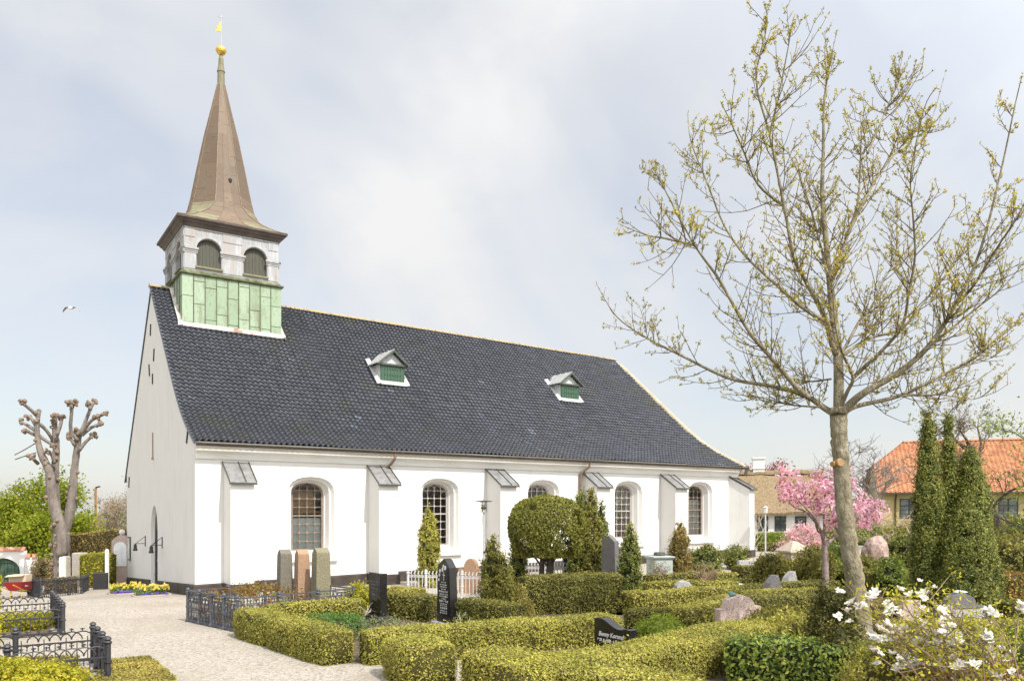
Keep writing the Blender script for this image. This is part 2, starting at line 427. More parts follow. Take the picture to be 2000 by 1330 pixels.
# ---- tiled south slope
COLW, ROWH = .172, .212
bs = [-.28]
while bs[-1] < 6.74:
    nb, nz = roof_n(bs[-1]); bs.append(bs[-1]+ROWH*nz)
bs[-1] = 6.78
ncol = int(23.1/COLW); S = 6
us = []
for j in range(ncol):
    for s in range(S): us.append((j*COLW+s*COLW/S-.08, s/S))
us.append((ncol*COLW-.08, 0))
def wave(u): return .034*math.sin(2*math.pi*u)+.011*math.sin(4*math.pi*u+.6)
rows = []
for i in range(len(bs)-1): rows += [(bs[i], .062), (bs[i+1], .008)]
V = []; FA = []; RN = []
nu = len(us)
jit = rng.normal(0, .004, (len(bs), ncol+1))
for ri, (b, off) in enumerate(rows):
    nb, nz = roof_n(b); ae = 22.93-.205*b
    for k, (a, u) in enumerate(us):
        aa = min(a, ae); h = off+wave(u)+jit[ri//2, k//S]+.022*math.sin(a*.83+b*.6)*math.sin(b*.9+1)+.012*math.sin(a*2.1-b*1.3)
        V.append(C(aa, b+nb*h, roof_z(aa, b)+nz*h))
tr_ = rng.random((len(bs), ncol+1))
for ri in range(len(rows)-1):
    b = rows[ri][0]; ae = 22.93-.205*b
    for k in range(nu-1):
        if us[k][0] >= ae: break
        FA.append((ri*nu+k, ri*nu+k+1, (ri+1)*nu+k+1, (ri+1)*nu+k)); RN.append(tr_[ri//2, k//S] if ri % 2 == 0 else .2)
t = MB(); t.v = V; t.f = FA; t.m = [0]*len(FA); t.attr = RN
# under-deck so that no light leaks, north slope and apse facets
roof = t.build('roof', m_tile, church, fix=False)
u = MB()
pb = [-.2]+list(np.linspace(.2, 6.78, 14))
u.rings([[C(-.04, b, roof_z(0, b)-.04) for b in pb], [C(21.5 if False else 22.9, b, roof_z(22, b)-.06) for b in pb[:2]]+[C(min(22.9, 22.93-.205*b), b, roof_z(21.5, b)-.06) for b in pb[2:]]], False, (False, False))
pn = [6.78, 8, 10, 12.95]
for i in range(len(pn)-1):
    u.add([C(-.03, pn[i], roof_z(0, pn[i])), C(21.5 if i == 0 else 22.9, pn[i], roof_z(21.5, pn[i])), C(22.9, pn[i+1], roof_z(21.5, pn[i+1])), C(-.03, pn[i+1], roof_z(0, pn[i+1]))], [(0, 1, 2, 3)])
apx = (21.5, 6.78)
zap = roof_z(21.5, 6.78)
ev = [(22.95, -.28), (27.1, 3.5), (27.1, 9.1), (22.95, 12.9)]
for (a0, b0), (a1, b1) in zip(ev, ev[1:]):
    rs = []
    for tq in np.linspace(0, 1, 9):
        z = roof_z(0, 7.06*tq-.28)-.0165*21.5*tq
        if b0 > 9: z = max(z, 3.7+(zap-3.7)*tq)
        rs.append([(C(a0+(apx[0]-a0)*tq, b0+(apx[1]-b0)*tq, z)), (C(a1+(apx[0]-a1)*tq, b1+(apx[1]-b1)*tq, z))])
    u.rings(rs, False, (False, False))
u.build('roof_back', m_tile, church)
# verge tiles edge on the gable
v = MB()
for i in range(len(bs)-1):
    b0, b1 = bs[i], bs[i+1]; z0, z1 = roof_z(0, b0), roof_z(0, b1)
    v.add([C(-.1, b0, z0-.05), C(-.1, b1, z1-.05), C(-.1, b1, z1+.02), C(-.1, b0, z0+.055), C(-.02, b0, z0-.05), C(-.02, b1, z1-.05), C(-.02, b1, z1+.02), C(-.02, b0, z0+.055)],
          [(0, 1, 2, 3), (0, 4, 5, 1), (3, 2, 6, 7), (4, 7, 6, 5), (0, 3, 7, 4)])
nb_ = np.linspace(6.78, 12.95, 32)
for b0, b1 in zip(nb_, nb_[1:]):
    z0, z1 = roof_z(0, b0), roof_z(0, b1)
    v.add([C(-.045, b0, z0-.01), C(-.045, b1, z1-.01), C(-.045, b1, z1+.055), C(-.045, b0, z0+.02), C(-.02, b0, z0-.05), C(-.02, b1, z1-.05), C(-.02, b1, z1+.055), C(-.02, b0, z0+.02)],
          [(0, 1, 2, 3), (0, 4, 5, 1), (3, 2, 6, 7), (4, 7, 6, 5), (1, 5, 6, 2)])
v.build('verge', m_tile, church)
# ridge and hip tiles
rd = MB()
def captiles(mb, p, q, r, step=.36):
    p = np.array(p); q = np.array(q); n = max(1, int(np.linalg.norm(q-p)/step)); d = (q-p)/np.linalg.norm(q-p)
    s = np.cross(d, (0, 0, 1)); s /= np.linalg.norm(s); up = np.cross(s, d)
    for i in range(n):
        a = p+(q-p)*i/n; b = p+(q-p)*(i+1)/n+d*.03; rs = []
        for e, k in ((a, 1.0), (b, .9)):
            rs.append([e+s*r*k*math.cos(t)+up*(r*k*.75*math.sin(t)-.05) for t in np.linspace(0, math.pi, 6)])
        mb.rings(rs, True, (True, True))
captiles(rd, C(-.1, 6.78, roof_z(0, 6.78)+.01), C(.68, 6.78, roof_z(.68, 6.78)+.01), .14)
rd.build('ridge_cap', m_ridge, church); rd = MB()
captiles(rd, C(4.05, 6.78, roof_z(4, 6.78)+.01), C(21.5, 6.78, roof_z(21.5, 6.78)+.01), .14)
rd.build('ridge_cap', m_ridge, church)
hp_ = MB(); hb = list(np.linspace(6.85, -.3, 14))
for b0, b1 in zip(hb, hb[1:]):
    captiles(hp_, C(22.93-.205*b0, b0, roof_z(21.5, b0)+.05), C(22.93-.205*b1, b1, roof_z(21.5, b1)+.05), .17, .5)
hp_.build('hip_cap', M('hip_mortar', [(.30, .245, .17), (.42, .36, .27)], 4, .9, .4), church)
# gutter and downpipes
gt = MB(); gt.rings([[C(a, -.36+.075*math.cos(t), 4.345+.075*math.sin(t)) for t in np.linspace(math.pi, 2*math.pi, 6)] for a in (-.05, 8, 16, 23.05)], False)
gt.rings([[C(a, -.36+.06*math.cos(t), 4.345+.06*math.sin(t)) for t in np.linspace(math.pi, 2*math.pi, 6)] for a in (-.05, 8, 16, 23.05)], False)
for a in np.arange(.6, 23, .95): gt.bar(C(a, -.435, 4.25), C(a, -.435, 4.36), .02, .02)
gt.bar(C(-.05, -.44, 4.345), C(23.05, -.44, 4.345), .016, .016); gt.bar(C(-.05, -.28, 4.345), C(23.05, -.28, 4.345), .016, .016)
sweep(gt, [(23.05, -.36), (27.4, 3.4)], [(-.06, 4.28), (.06, 4.28), (.075, 4.36), (-.075, 4.36)])
gt.build('gutter', m_gutter, church)
dp = MB(); dp.tube([C(6.06, -.36, 4.3), C(6.06, -.36, 4.12), C(6.0, -.24, 3.98), C(5.92, -.10, 3.86), C(5.9, -.07, 3.75)], .045, 8); dp.build('downpipe', m_pipe, church)
dp = MB(); dp.tube([C(14.15, -.36, 4.3), C(14.13, -.36, 4.12), C(14.0, -.18, 3.96), C(13.92, -.09, 3.84), C(13.9, -.09, 3.6), C(13.9, -.09, gz(13.9, 0))], .045, 8)
for z in (1.2, 2.4, 3.4): dp.lathe(C(13.9, -.09, z), [(.055, 0), (.055, .05)], 8)
dp.build('downpipe', m_pipe, church)
# ---- tower
def coppermat(name, cols, streak):
    m, nt, b = newmat(name)
    g = nt.nodes.new('ShaderNodeNewGeometry')
    c = ramp(nt, g.outputs['Random Per Island'], cols)
    n1 = noise(nt, 3.2, 8, .7, co=(1, 1, .35)); n2 = noise(nt, 11, 6, .75)
    c = mixc(nt, ramp(nt, n1, [(0, 0, 0), (1, 1, 1)], [.49, .66]), c, streak)
    c = mixc(nt, ramp(nt, n2, [(0, 0, 0), (.9, .9, .9)], [.57, .68]), c, tuple(x*.6 for x in streak))
    nt.links.new(c, b.inputs['Base Color']); b.inputs['Roughness'].default_value = .65
    bump(nt, b, n2, .1); return m
m_verdi = coppermat('green_copper', [(.235, .32, .21), (.28, .37, .25), (.32, .405, .29)], (.20, .22, .14))
m_brownc = coppermat('brown_copper', [(.112, .074, .047), (.142, .096, .062), (.168, .116, .077)], (.125, .10, .068))
m_patina = coppermat('patina_copper', [(.17, .16, .088), (.21, .205, .12)], (.15, .105, .065))
m_board = M('weathered_white_boards', [(.42, .425, .44), (.335, .337, .345), (.36, .325, .305), (.27, .21, .175)], 2.2, .75, .25, pos=[.38, .5, .6, .72], co=(2.2, 2.2, .45))
m_shut = M('olive_shutter', [(.055, .055, .038), (.085, .083, .06)], 3, .6, .2, co=(8, 8, 1))
m_corn = M('brown_cornice', [(.06, .045, .038), (.13, .10, .085)], 3, .6, .1)
m_ledge = M('mossy_copper_ledge', [(.045, .045, .025), (.10, .11, .055), (.22, .25, .12)], 4, .7, .3)
TA, TB = 2.37, 6.78
HB = 1.71
dk = MB(); dk.box(C(TA-HB+.03, TB-HB+.03, 7.6), np.array(C(2*HB-.06, 0, 0))-C(0, 0, 0), np.array(C(0, 2*HB-.06, 0))-C(0, 0, 0), (0, 0, 3.0))
base = dk.build('tower_base', M('seam_copper', [(.05, .07, .04), (.09, .06, .04)], 6, .7), church)
pn_ = MB()
def side(k, u, o, z):
    """k-th side of the tower: u along, o outward"""
    q = [(u, -o), (o, u), (-u, o), (-o, -u)][k]; return C(TA+q[0], TB+q[1], z)
for k in range(4):
    e = [-HB]+[-HB+2*HB*(i+rng.uniform(-.05, .05))/9 for i in range(1, 9)]+[HB]
    for i in range(9):
        zs = [7.7]+sorted([7.7+.95*j+rng.uniform(0, .6)+(i % 2)*.35 for j in range(3)])+[10.6]
        for z0, z1 in zip(zs, zs[1:]):
            if z1-z0 < .1: continue
            x0, x1 = e[i]+.007, e[i+1]-.007; o = HB+rng.uniform(-.006, .006)
            pn_.add([side(k, x0, o, z0+.010), side(k, x1, o, z0+.010), side(k, x1, o, z1-.010), side(k, x0, o, z1-.010),
                     side(k, x0, o-.03, z0+.010), side(k, x1, o-.03, z0+.010), side(k, x1, o-.03, z1-.010), side(k, x0, o-.03, z1-.010)],
                    [(0, 1, 2, 3), (0, 4, 5, 1), (1, 5, 6, 2), (2, 6, 7, 3), (3, 7, 4, 0)])
pn_.build('cladding', m_verdi, base)
sm = MB()
for k in range(4):
    for i in range(1, 9): x = -HB+2*HB*i/9; sm.box(side(k, x-.012, HB-.02, 7.7), np.array(side(k, .024, 0, 0))-side(k, 0, 0, 0), np.array(side(k, 0, .045, 0))-side(k, 0, 0, 0), (0, 0, 2.9))
sm.build('seam', M('seam_green', [(.12, .17, .10), (.10, .07, .045)], 5, .7), base)
lg = MB(); lg.lathe(C(TA, TB, 10.56), [(HB+.02, 0), (HB+.08, .03), (HB+.08, .07), (HB+.0, .11), (1.64, .19)], 4, ph=math.pi/4+math.atan2(D1[1], D1[0]), sq=True)
lg.build('ledge', m_ledge, base)
# flashing hugging the tiles
fl = MB()
def onroof(a, b, h): nb, nz = roof_n(b); return C(a, b+nb*h, roof_z(a, b)+nz*h)
bS = TB-HB
fl.rings([[onroof(a, bS-.05, .075), onroof(a, bS+.06, .10), onroof(a, bS+.06, .16), onroof(a, bS-.05, .09)] for a in (TA-HB-.14, TA, TA+HB+.14)])
for a0, a1 in ((TA-HB-.11, TA-HB+.02), (TA+HB-.02, TA+HB+.12)):
    fl.rings([[onroof(a0, b, .075), onroof(a1, b, .10), onroof(a1, b, .15), onroof(a0, b, .09)] for b in np.linspace(bS-.05, 6.7, 5)])
fl.build('flashing', m_flash, base)
# belfry
HBF = 1.63
bf = MB()
z0, z1 = 10.75, 12.28
arcs = [-.80, .80]
def barch(uc): return [(uc-.42, 10.92), (uc-.42, 11.50)]+[(uc-.42*math.cos(t), 11.50+.40*math.sin(t)) for t in np.linspace(0, math.pi, 11)[1:-1]]+[(uc+.42, 11.50), (uc+.42, 10.92)]
for k in range(4):
    hs = [barch(u) for u in arcs]
    bf.add(*fill_face([(-HBF, z0), (HBF, z0), (HBF, z1), (-HBF, z1)], hs, lambda u, z: side(k, u, HBF, z)))
    for h in hs: bf.rings([[side(k, u, HBF, z) for u, z in h], [side(k, u, HBF-.14, z) for u, z in h]], True, (False, False))
    # architrave round each arch, imposts, corner pilasters, frieze battens
    for uc in arcs:
        for r0, r1, o in ((.42, .50, .025),):
            ts = np.linspace(0, math.pi, 13)
            bf.rings([[side(k, uc-r*math.cos(t), HBF+oo, 11.52+r*.96*math.sin(t)) for r, oo in ((r0, 0), (r0, o), (r1, o), (r1, 0))] for t in ts])
    def bx(u0, u1, zz0, zz1, o): bf.box(side(k, u0, HBF-.01, zz0), np.array(side(k, u1-u0, 0, 0))-side(k, 0, 0, 0), np.array(side(k, 0, o+.01, 0))-side(k, 0, 0, 0), (0, 0, zz1-zz0))
    for u0, u1 in ((-HBF-.02, -1.22), (-.38, .38), (1.22, HBF+.02)):
        bx(u0-.04, u1+.04, 11.40, 11.46, .05); bx(u0-.06, u1+.06, 11.462, 11.53, .08); bx(u0-.03, u1+.03, 11.34, 11.398, .03)
        bx(u0+.03, u1-.03, 10.8, 11.33, .018)
        bx(u0+.05, u1-.05, 11.9, 12.18, .018)
    bx(-HBF, HBF, 12.18, 12.275, .03)
    for uc in arcs:
        for q in np.linspace(-.40, .40, 6): bx(uc+q-.012, uc+q+.012, 12.0, 12.178, .012)
belf = bf.build('belfry', m_board, church)
for k in range(4):
    for uc in arcs:
        s = MB(); h = barch(uc)
        s.prism([(u, z) for u, z in h], lambda u, z, t: side(k, u, t, z), HBF-.22, HBF-.13)
        for q in np.linspace(-.42, .42, 8)[1:-1]:
            zt = 11.5+math.sqrt(max(0, .42**2-q*q))*.95-.03
            s.box(side(k, uc+q-.01, HBF-.135, 10.93), np.array(side(k, .02, 0, 0))-side(k, 0, 0, 0), np.array(side(k, 0, .02, 0))-side(k, 0, 0, 0), (0, 0, zt-10.93))
        s.build('shutter', m_shut, belf)
        s = MB(); s.box(side(k, uc-.46, HBF-.13, 10.85), np.array(side(k, .92, 0, 0))-side(k, 0, 0, 0), np.array(side(k, 0, .2, 0))-side(k, 0, 0, 0), (0, 0, .06)); s.build('sill', m_patina, belf)
ang = math.pi/4+math.atan2(D1[1], D1[0])
cr = MB(); cr.lathe(C(TA, TB, 12.22), [(HBF+.02, 0), (HBF+.06, .02), (HBF+.10, .10), (HBF+.17, .16), (HBF+.18, .20), (HBF+.26, .24), (HBF+.27, .31), (HBF+.2, .33)], 4, ph=ang, sq=True)
cr.build('belfry_cornice', m_corn, church)
# spire: square eaves, octagon above
sp = MB(); seams = MB()
PZ = [(12.53, 1.88, 0), (12.60, 1.70, .02), (12.72, 1.50, .10), (12.90, 1.33, .22), (13.15, 1.20, .42), (13.5, 1.09, .58), (13.9, 1.0, .586), (15.0, .80, .586), (16.2, .575, .586), (17.3, .33, .586), (18.25, .125, .586)]
rs = []
for z, wd, cc in PZ:
    c_ = wd*cc; p8 = [(wd-c_, -wd), (wd, -wd+c_), (wd, wd-c_), (wd-c_, wd), (-wd+c_, wd), (-wd, wd-c_), (-wd, -wd+c_), (-wd+c_, -wd)]
    rs.append([C(TA+x, TB+y, z) for x, y in p8])
n = len(rs)
zsplit = 5
for i in range(n-1):
    for j in range(8):
        k = (j+1) % 8; q = [rs[i][j], rs[i][k], rs[i+1][k], rs[i+1][j]]
        if j % 2 == 0: sp.add(q, [(0, 1, 2, 3)], 1 if i < zsplit else 0)
        else:
            A_, B_, C_, D_ = (np.array(t) for t in q)
            for n_ in range(3):
                f0, f1 = n_/3, (n_+1)/3
                sp.add([A_+(B_-A_)*f0, A_+(B_-A_)*f1, D_+(C_-D_)*f1, D_+(C_-D_)*f0], [(0, 1, 2, 3)], 1 if (n_ != 1 and i < 3) else 0)
sp.add([rs[-1][j] for j in range(8)], [tuple(range(8))])
for j in range(8): seams.tube([np.array(r[j])+(0, 0, .01) for r in rs], .017, 4)
for j in (1, 3, 5, 7):
    for f_ in (.33, .67):
        seams.tube([np.array(r[j])*(1-f_)+np.array(r[(j+1) % 8])*f_+(0, 0, .005) for r in rs[:9]], .014, 4)
for i in range(2, n-2):     # staggered cross welts
    for j in range(8):
        for f0, f1 in ((0, .5), (.5, 1)):
            tt = rng.uniform(.1, .9); A_ = np.array(rs[i][j])*(1-tt)+np.array(rs[i+1][j])*tt; B_ = np.array(rs[i][(j+1) % 8])*(1-tt)+np.array(rs[i+1][(j+1) % 8])*tt
            seams.bar(A_*(1-f0)+B_*f0, A_*(1-f1)+B_*f1, .012, .02)
spire = sp.build('spire', [m_brownc, m_patina], church)
seams.build('seam', M('spire_seam', [(.13, .085, .055), (.24, .18, .12)], 5, .6), spire)
fn = MB(); fn.lathe(C(TA, TB, 18.2), [(.14, 0), (.13, .5), (.15, .52), (.10, .75), (.09, 1.0), (.05, 1.15), (.03, 1.3)], 10); fn.build('finial', m_patina, spire)
fn = MB(); fn.sphere(C(TA, TB, 19.52), .185, 16, 10, (1, 1, .95)); fn.lathe(C(TA, TB, 19.5), [(.19, 0), (.192, .03)], 16); fn.build('ball', m_gold, spire, smooth=True)
fn = MB(); fn.tube([C(TA, TB, 19.6), C(TA, TB, 20.85)], .02, 6)
fn.bar(C(TA-.10, TB-.05, 20.72), C(TA+.1, TB+.05, 20.80), .02); fn.build('vane_rod', M('steel', [(.4, .4, .4)], 5, .4), spire)
fn = MB()
vp = [(0, 20.22), (-.02, 20.6), (-.08, 20.5), (-.08, 20.42), (-.2, 20.3), (-.14, 20.27), (-.25, 20.08), (-.11, 20.19)]
fn.prism(vp, lambda a, z, t: C(TA+a, TB+t+a*.4, z), -.012, .012); fn.build('weather_vane', m_gold, spire)
lc = MB(); q = np.array(side(0, .12, 0.93, 14.4)); lc.cbox(side(0, .1, .9, 14.4), .1, .1, 14.35, 14.47, ang); lc.build('hatch', m_iron, spire)
# ---- dormers on the south slope
m_dgreen = M('green_shutter', [(.035, .085, .05), (.055, .115, .07)], 3, .5, .15, co=(8, 8, 1))
def dormer(ac, bf_, wd, hs, hg):
    """face at b = bf_, width wd, shutter height hs, gable height hg"""
    zb = roof_z(ac, bf_)+.06
    m = MB()
    def bb(z):     # where the roof reaches height z
        lo, hi = bf_, 6.7
        for _ in range(30):
            md = (lo+hi)/2
            if roof_z(ac, md) < z: lo = md
            else: hi = md
        return lo
    zt = zb+hs; bk = bb(zt)
    for s in (-1, 1):
        a = ac+s*wd/2
        m.add([C(a, bf_, zb-.05), C(a, bf_, zt), C(a, bk+.15, zt)], [(0, 1, 2)])
    m.add([C(ac-wd/2, bf_+.02, zb-.05), C(ac+wd/2, bf_+.02, zb-.05), C(ac+wd/2, bf_+.02, zt), C(ac, bf_+.02, zt+hg), C(ac-wd/2, bf_+.02, zt)], [(0, 1, 2, 3, 4)])
    d = m.build('dormer', M('dormer_white', [(.52, .53, .54), (.60, .60, .60)], 3, .7), church)
    m = MB(); e = wd/2+.17; ov = .14; ze = zt-.02; zr = zt+hg+.07; bk2 = bb(zr)
    for s in (-1, 1):
        t0 = np.array(C(ac+s*e, bf_-ov, ze)); t1 = np.array(C(ac, bf_-ov, zr)); t2 = np.array(C(ac, bk2+.1, zr)); t3 = np.array(C(ac+s*e, bk+.12, ze)); up = np.array((0, 0, .035))
        m.add([t0, t1, t2, t3, t0+up, t1+up, t2+up, t3+up], [(0, 1, 2, 3), (4, 5, 6, 7), (0, 1, 5, 4), (1, 2, 6, 5), (2, 3, 7, 6), (3, 0, 4, 7)])
        for q in (.3, .6, .9):
            m.bar(np.array(C(ac, bf_-ov+(bk2-bf_)*q, zr+.045)), np.array(C(ac+s*e, bf_-ov+(bk-bf_)*q, ze+.045)), .025)
    m.build('dormer_roof', M('dormer_lead', [(.29, .295, .29), (.38, .38, .375)], 4, .5, .1), d)
    m = MB()
    for s in (-1, 1): m.bar(C(ac+s*(e-.03), bf_-ov-.01, ze-.01), C(ac, bf_-ov-.01, zr-.03), .07, .05, up=(D2[0], D2[1], 0))
    m.box(C(ac-e+.04, bf_-.10, zt-.05), np.array(C(2*e-.08, 0, 0))-C(0, 0, 0), np.array(C(0, .1, 0))-C(0, 0, 0), (0, 0, .07))
    m.build('moulding', M('dormer_dark', [(.05, .06, .05), (.09, .1, .08)], 3, .6), d)
    m = MB(); m.box(C(ac-wd/2+.02, bf_-.03, zb), np.array(C(wd-.04, 0, 0))-C(0, 0, 0), np.array(C(0, .04, 0))-C(0, 0, 0), (0, 0, hs-.06))
    for q in np.linspace(-.5, .5, 8): m.box(C(ac+q*(wd-.1)-.008, bf_-.042, zb+.02), np.array(C(.016, 0, 0))-C(0, 0, 0), np.array(C(0, .012, 0))-C(0, 0, 0), (0, 0, hs-.1))
    for q in (.1, .45, .8):
        for x in np.linspace(-.32, .32, 7): m.cbox(C(ac+x*wd, bf_-.045, 0), .035, .012, zb+q*(hs-.1)+.02, zb+q*(hs-.1)+.055, math.atan2(D1[1], D1[0]), 1)
    m.build('shutter', [m_dgreen, m_iron], d)
    m = MB()
    m.rings([[onroof(a, bf_-.07, .07), onroof(a, bf_+.02, .10), onroof(a, bf_+.02, .16), onroof(a, bf_-.07, .085)] for a in (ac-wd/2-.1, ac+wd/2+.1)])
    for a0, a1 in ((ac-wd/2-.16, ac-wd/2), (ac+wd/2, ac+wd/2+.16)):
        m.rings([[onroof(a0, b, .07), onroof(a1, b, .10), onroof(a1, b, .14), onroof(a0, b, .085)] for b in (bf_-.07, (bf_+bk)/2, bk+.25)])
    m.build('flashing', M('dormer_flashing', [(.44, .435, .43)], 4, .6), d)
dormer(7.78, 3.5, 1.0, .71, .46)
dormer(16.27, 3.62, 1.0, .69, .44)
# things seen through the first window
m_wood = M('oak', [(.32, .17, .06), (.42, .24, .10)], 3, .5, .1, co=(1, 1, 8))
cb = MB(); cb.box(C(2.7, .60, 2.45), np.array(C(1.0, 0, 0))-C(0, 0, 0), np.array(C(0, .35, 0))-C(0, 0, 0), (0, 0, .62))
cb.box(C(2.78, .585, 2.52), np.array(C(.84, 0, 0))-C(0, 0, 0), np.array(C(0, .015, 0))-C(0, 0, 0), (0, 0, .48))
cb.box(C(2.6, .57, 2.36), np.array(C(1.5, 0, 0))-C(0, 0, 0), np.array(C(0, .4, 0))-C(0, 0, 0), (0, 0, .08))
setp(cb.build('wooden_cabinet', m_wood), 'brown wooden cabinet seen through the nearest church window', 'cabinet')
cb = MB(); cb.box(C(2.5, .53, .6), np.array(C(1.7, 0, 0))-C(0, 0, 0), np.array(C(0, .04, 0))-C(0, 0, 0), (0, 0, 1.62))
setp(cb.build('folding_screen', M('pale_screen', [(.72, .74, .70)], 2, .8)), 'pale screen standing behind the lower panes of the nearest church window', 'screen')
cb = MB()
for i in range(15):
    b0 = .54+(i % 2)*.09; b1 = .54+((i+1) % 2)*.09
    cb.box(C(19.7+i*.11, b0, .9), np.array(C(.11, b1-b0, 0))-C(0, 0, 0), np.array(C(0, .012, 0))-C(0, 0, 0), (0, 0, 2.05))
setp(cb.build('curtain', M('white_curtain', [(.78, .77, .74)], 2, .8)), 'white pleated curtain behind the farthest church window', 'curtain')
# ================================================================ GROUND, SKY, LIGHT, CAMERA
m_gravel, nt, b_ = newmat('gravel')
n1 = noise(nt, 38, 3, .8); n2 = noise(nt, .35, 5, .6)
t_ = nt.nodes.new('ShaderNodeTexVoronoi'); t_.inputs['Scale'].default_value = 26
tc_ = nt.nodes.new('ShaderNodeTexCoord'); nt.links.new(tc_.outputs['Object'], t_.inputs['Vector'])
cg = ramp(nt, t_.outputs['Color'], [(.21, .18, .145), (.34, .305, .26), (.45, .41, .355), (.31, .265, .21)], [0, .35, .6, 1])
cg = mixc(nt, ramp(nt, n1, [(0, 0, 0), (.5, .5, .5)], [.52, .66]), cg, (.30, .265, .22))
cg = mixc(nt, ramp(nt, n2, [(0, 0, 0), (.7, .7, .7)], [.47, .66]), cg, (.29, .25, .20))
nt.links.new(cg, b_.inputs['Base Color']); b_.inputs['Roughness'].default_value = .9; b_.inputs['Specular IOR Level'].default_value = .2
bump(nt, b_, t_.outputs['Distance'], .8, .03)
m_ground = M('grassland', [(.06, .075, .02), (.09, .105, .03), (.12, .12, .04)], .6, .95, .4, 20)
m_soil = M('dark_soil', [(.07, .05, .035), (.12, .09, .06), (.17, .13, .09)], 5, .95, .8, 25, bdist=.05)
def sheet(name, xs, ys, mat, dz, inside=None):
    g = MB(); idx = {}
    for j, y in enumerate(ys):
        for i, x in enumerate(xs): idx[i, j] = len(g.v); g.v.append((float(x), float(y), float(tz(x, y))+dz))
    for j in range(len(ys)-1):
        for i in range(len(xs)-1):
            if inside is None or inside((xs[i]+xs[i+1])/2, (ys[j]+ys[j+1])/2): g.f.append((idx[i, j], idx[i+1, j], idx[i+1, j+1], idx[i, j+1])); g.m.append(0)
    o = g.build(name, mat, kind='structure', fix=False); return o
gxs = np.concatenate([[-900, -400, -200, -120], np.arange(-80, 81, 1.0), [120, 200, 400, 900]])
gys = np.concatenate([[-30, 0, 2], np.arange(4, 91, 1.0), [120, 200, 400, 900]])
sheet('ground', gxs, gys, m_ground, 0)
xs_, ys_ = np.arange(-60, 25, 1.0), np.arange(4, 68, 1.0)
def apos(x, y): return (x-P0[0])*D1[0]+(y-P0[1])*D1[1], (x-P0[0])*D2[0]+(y-P0[1])*D2[1]
def ingrave(x, y):
    return False
sheet('gravel_path', xs_, ys_, m_gravel, .006)
# soil of the grave plots, drawn on finer cells over the gravel
def plot_sheet(name, poly, mat, dz=.014, step=.25):
    P_ = np.array(poly); x0, y0 = P_.min(0); x1, y1 = P_.max(0)
    def ins(x, y):
        c = False; n = len(poly)
        for i in range(n):
            (xa, ya), (xb, yb) = poly[i], poly[(i+1) % n]
            if (ya > y) != (yb > y) and x < (xb-xa)*(y-ya)/(yb-ya)+xa: c = not c
        return c
    return sheet(name, np.arange(x0, x1+step, step), np.arange(y0, y1+step, step), mat, dz, ins)
plot_sheet('soil_bed', [(-5.3, 15.6), (-2.7, 12.7), (1.2, 14.3), (0.2, 17.2), (-3.0, 17.8)], m_soil)
plot_sheet('soil_bed', [(.6, 14.4), (-.9, 13.4), (-.3, 11.6), (1.6, 8.0), (9.5, 7.0), (15, 24), (9, 26), (3, 24), (2.2, 19.5)], m_soil)
plot_sheet('soil_bed', [(-.6, 17.6), (2.6, 18.6), (3.2, 24.5), (-.6, 23.5)], m_soil)
plot_sheet('soil_bed', [(-6.95, 17.5), (-5.5, 16.1), (-3.7, 18.0), (-5.2, 19.5)], m_soil)
plot_sheet('soil_bed', [(-8.9, 15.7), (-10.5, 17.9), (-12.5, 16.5), (-11, 14.3)], m_soil)
plot_sheet('soil_bed', [(-5.8, 11.3), (-6.8, 12.6), (-9, 11.2), (-8.2, 9.6), (-6.6, 8.6)], m_soil)

wd = bpy.data.worlds.new('World'); SC.world = wd; wd.use_nodes = True
nt = wd.node_tree; bg = nt.nodes['Background']
SUN_EL = 51; sdir = np.array([.64, -.768]); 
sky = nt.nodes.new('ShaderNodeTexSky'); sky.sky_type = 'NISHITA'; sky.sun_disc = False
sky.sun_elevation = R(SUN_EL); sky.sun_rotation = math.atan2(sdir[0], sdir[1])
sky.air_density = 1.0; sky.dust_density = 1.5
tc = nt.nodes.new('ShaderNodeTexCoord')
def skyn(scale, sc, rot, det=5, dist=.3):
    mp = nt.nodes.new('ShaderNodeMapping'); mp.inputs['Scale'].default_value = sc; mp.inputs['Rotation'].default_value = rot
    n = nt.nodes.new('ShaderNodeTexNoise'); n.inputs['Scale'].default_value = scale; n.inputs['Detail'].default_value = det; n.inputs['Distortion'].default_value = dist
    n.inputs['Roughness'].default_value = .55
    nt.links.new(tc.outputs['Generated'], mp.inputs['Vector']); nt.links.new(mp.outputs[0], n.inputs['Vector']); return n.outputs['Fac']
SKYK = 10.0      # cloud radiance before the Background strength
nz1 = skyn(1.15, (1, 1, 1.25), (.9, .35, 1.9), 4, .5); nz2 = skyn(3.2, (1, 1, 1.6), (.5, .7, .2), 5)
cl = ramp(nt, nz1, [(.58, .58, .58), (1, 1, 1)], [.40, .60])
cl2 = ramp(nt, nz2, [(0, 0, 0), (.22, .22, .22)], [.45, .75])
cov = nt.nodes.new('ShaderNodeMix'); cov.data_type = 'RGBA'; cov.blend_type = 'ADD'; cov.clamp_result = True; cov.inputs[0].default_value = 1
nt.links.new(cl, cov.inputs[6]); nt.links.new(cl2, cov.inputs[7])
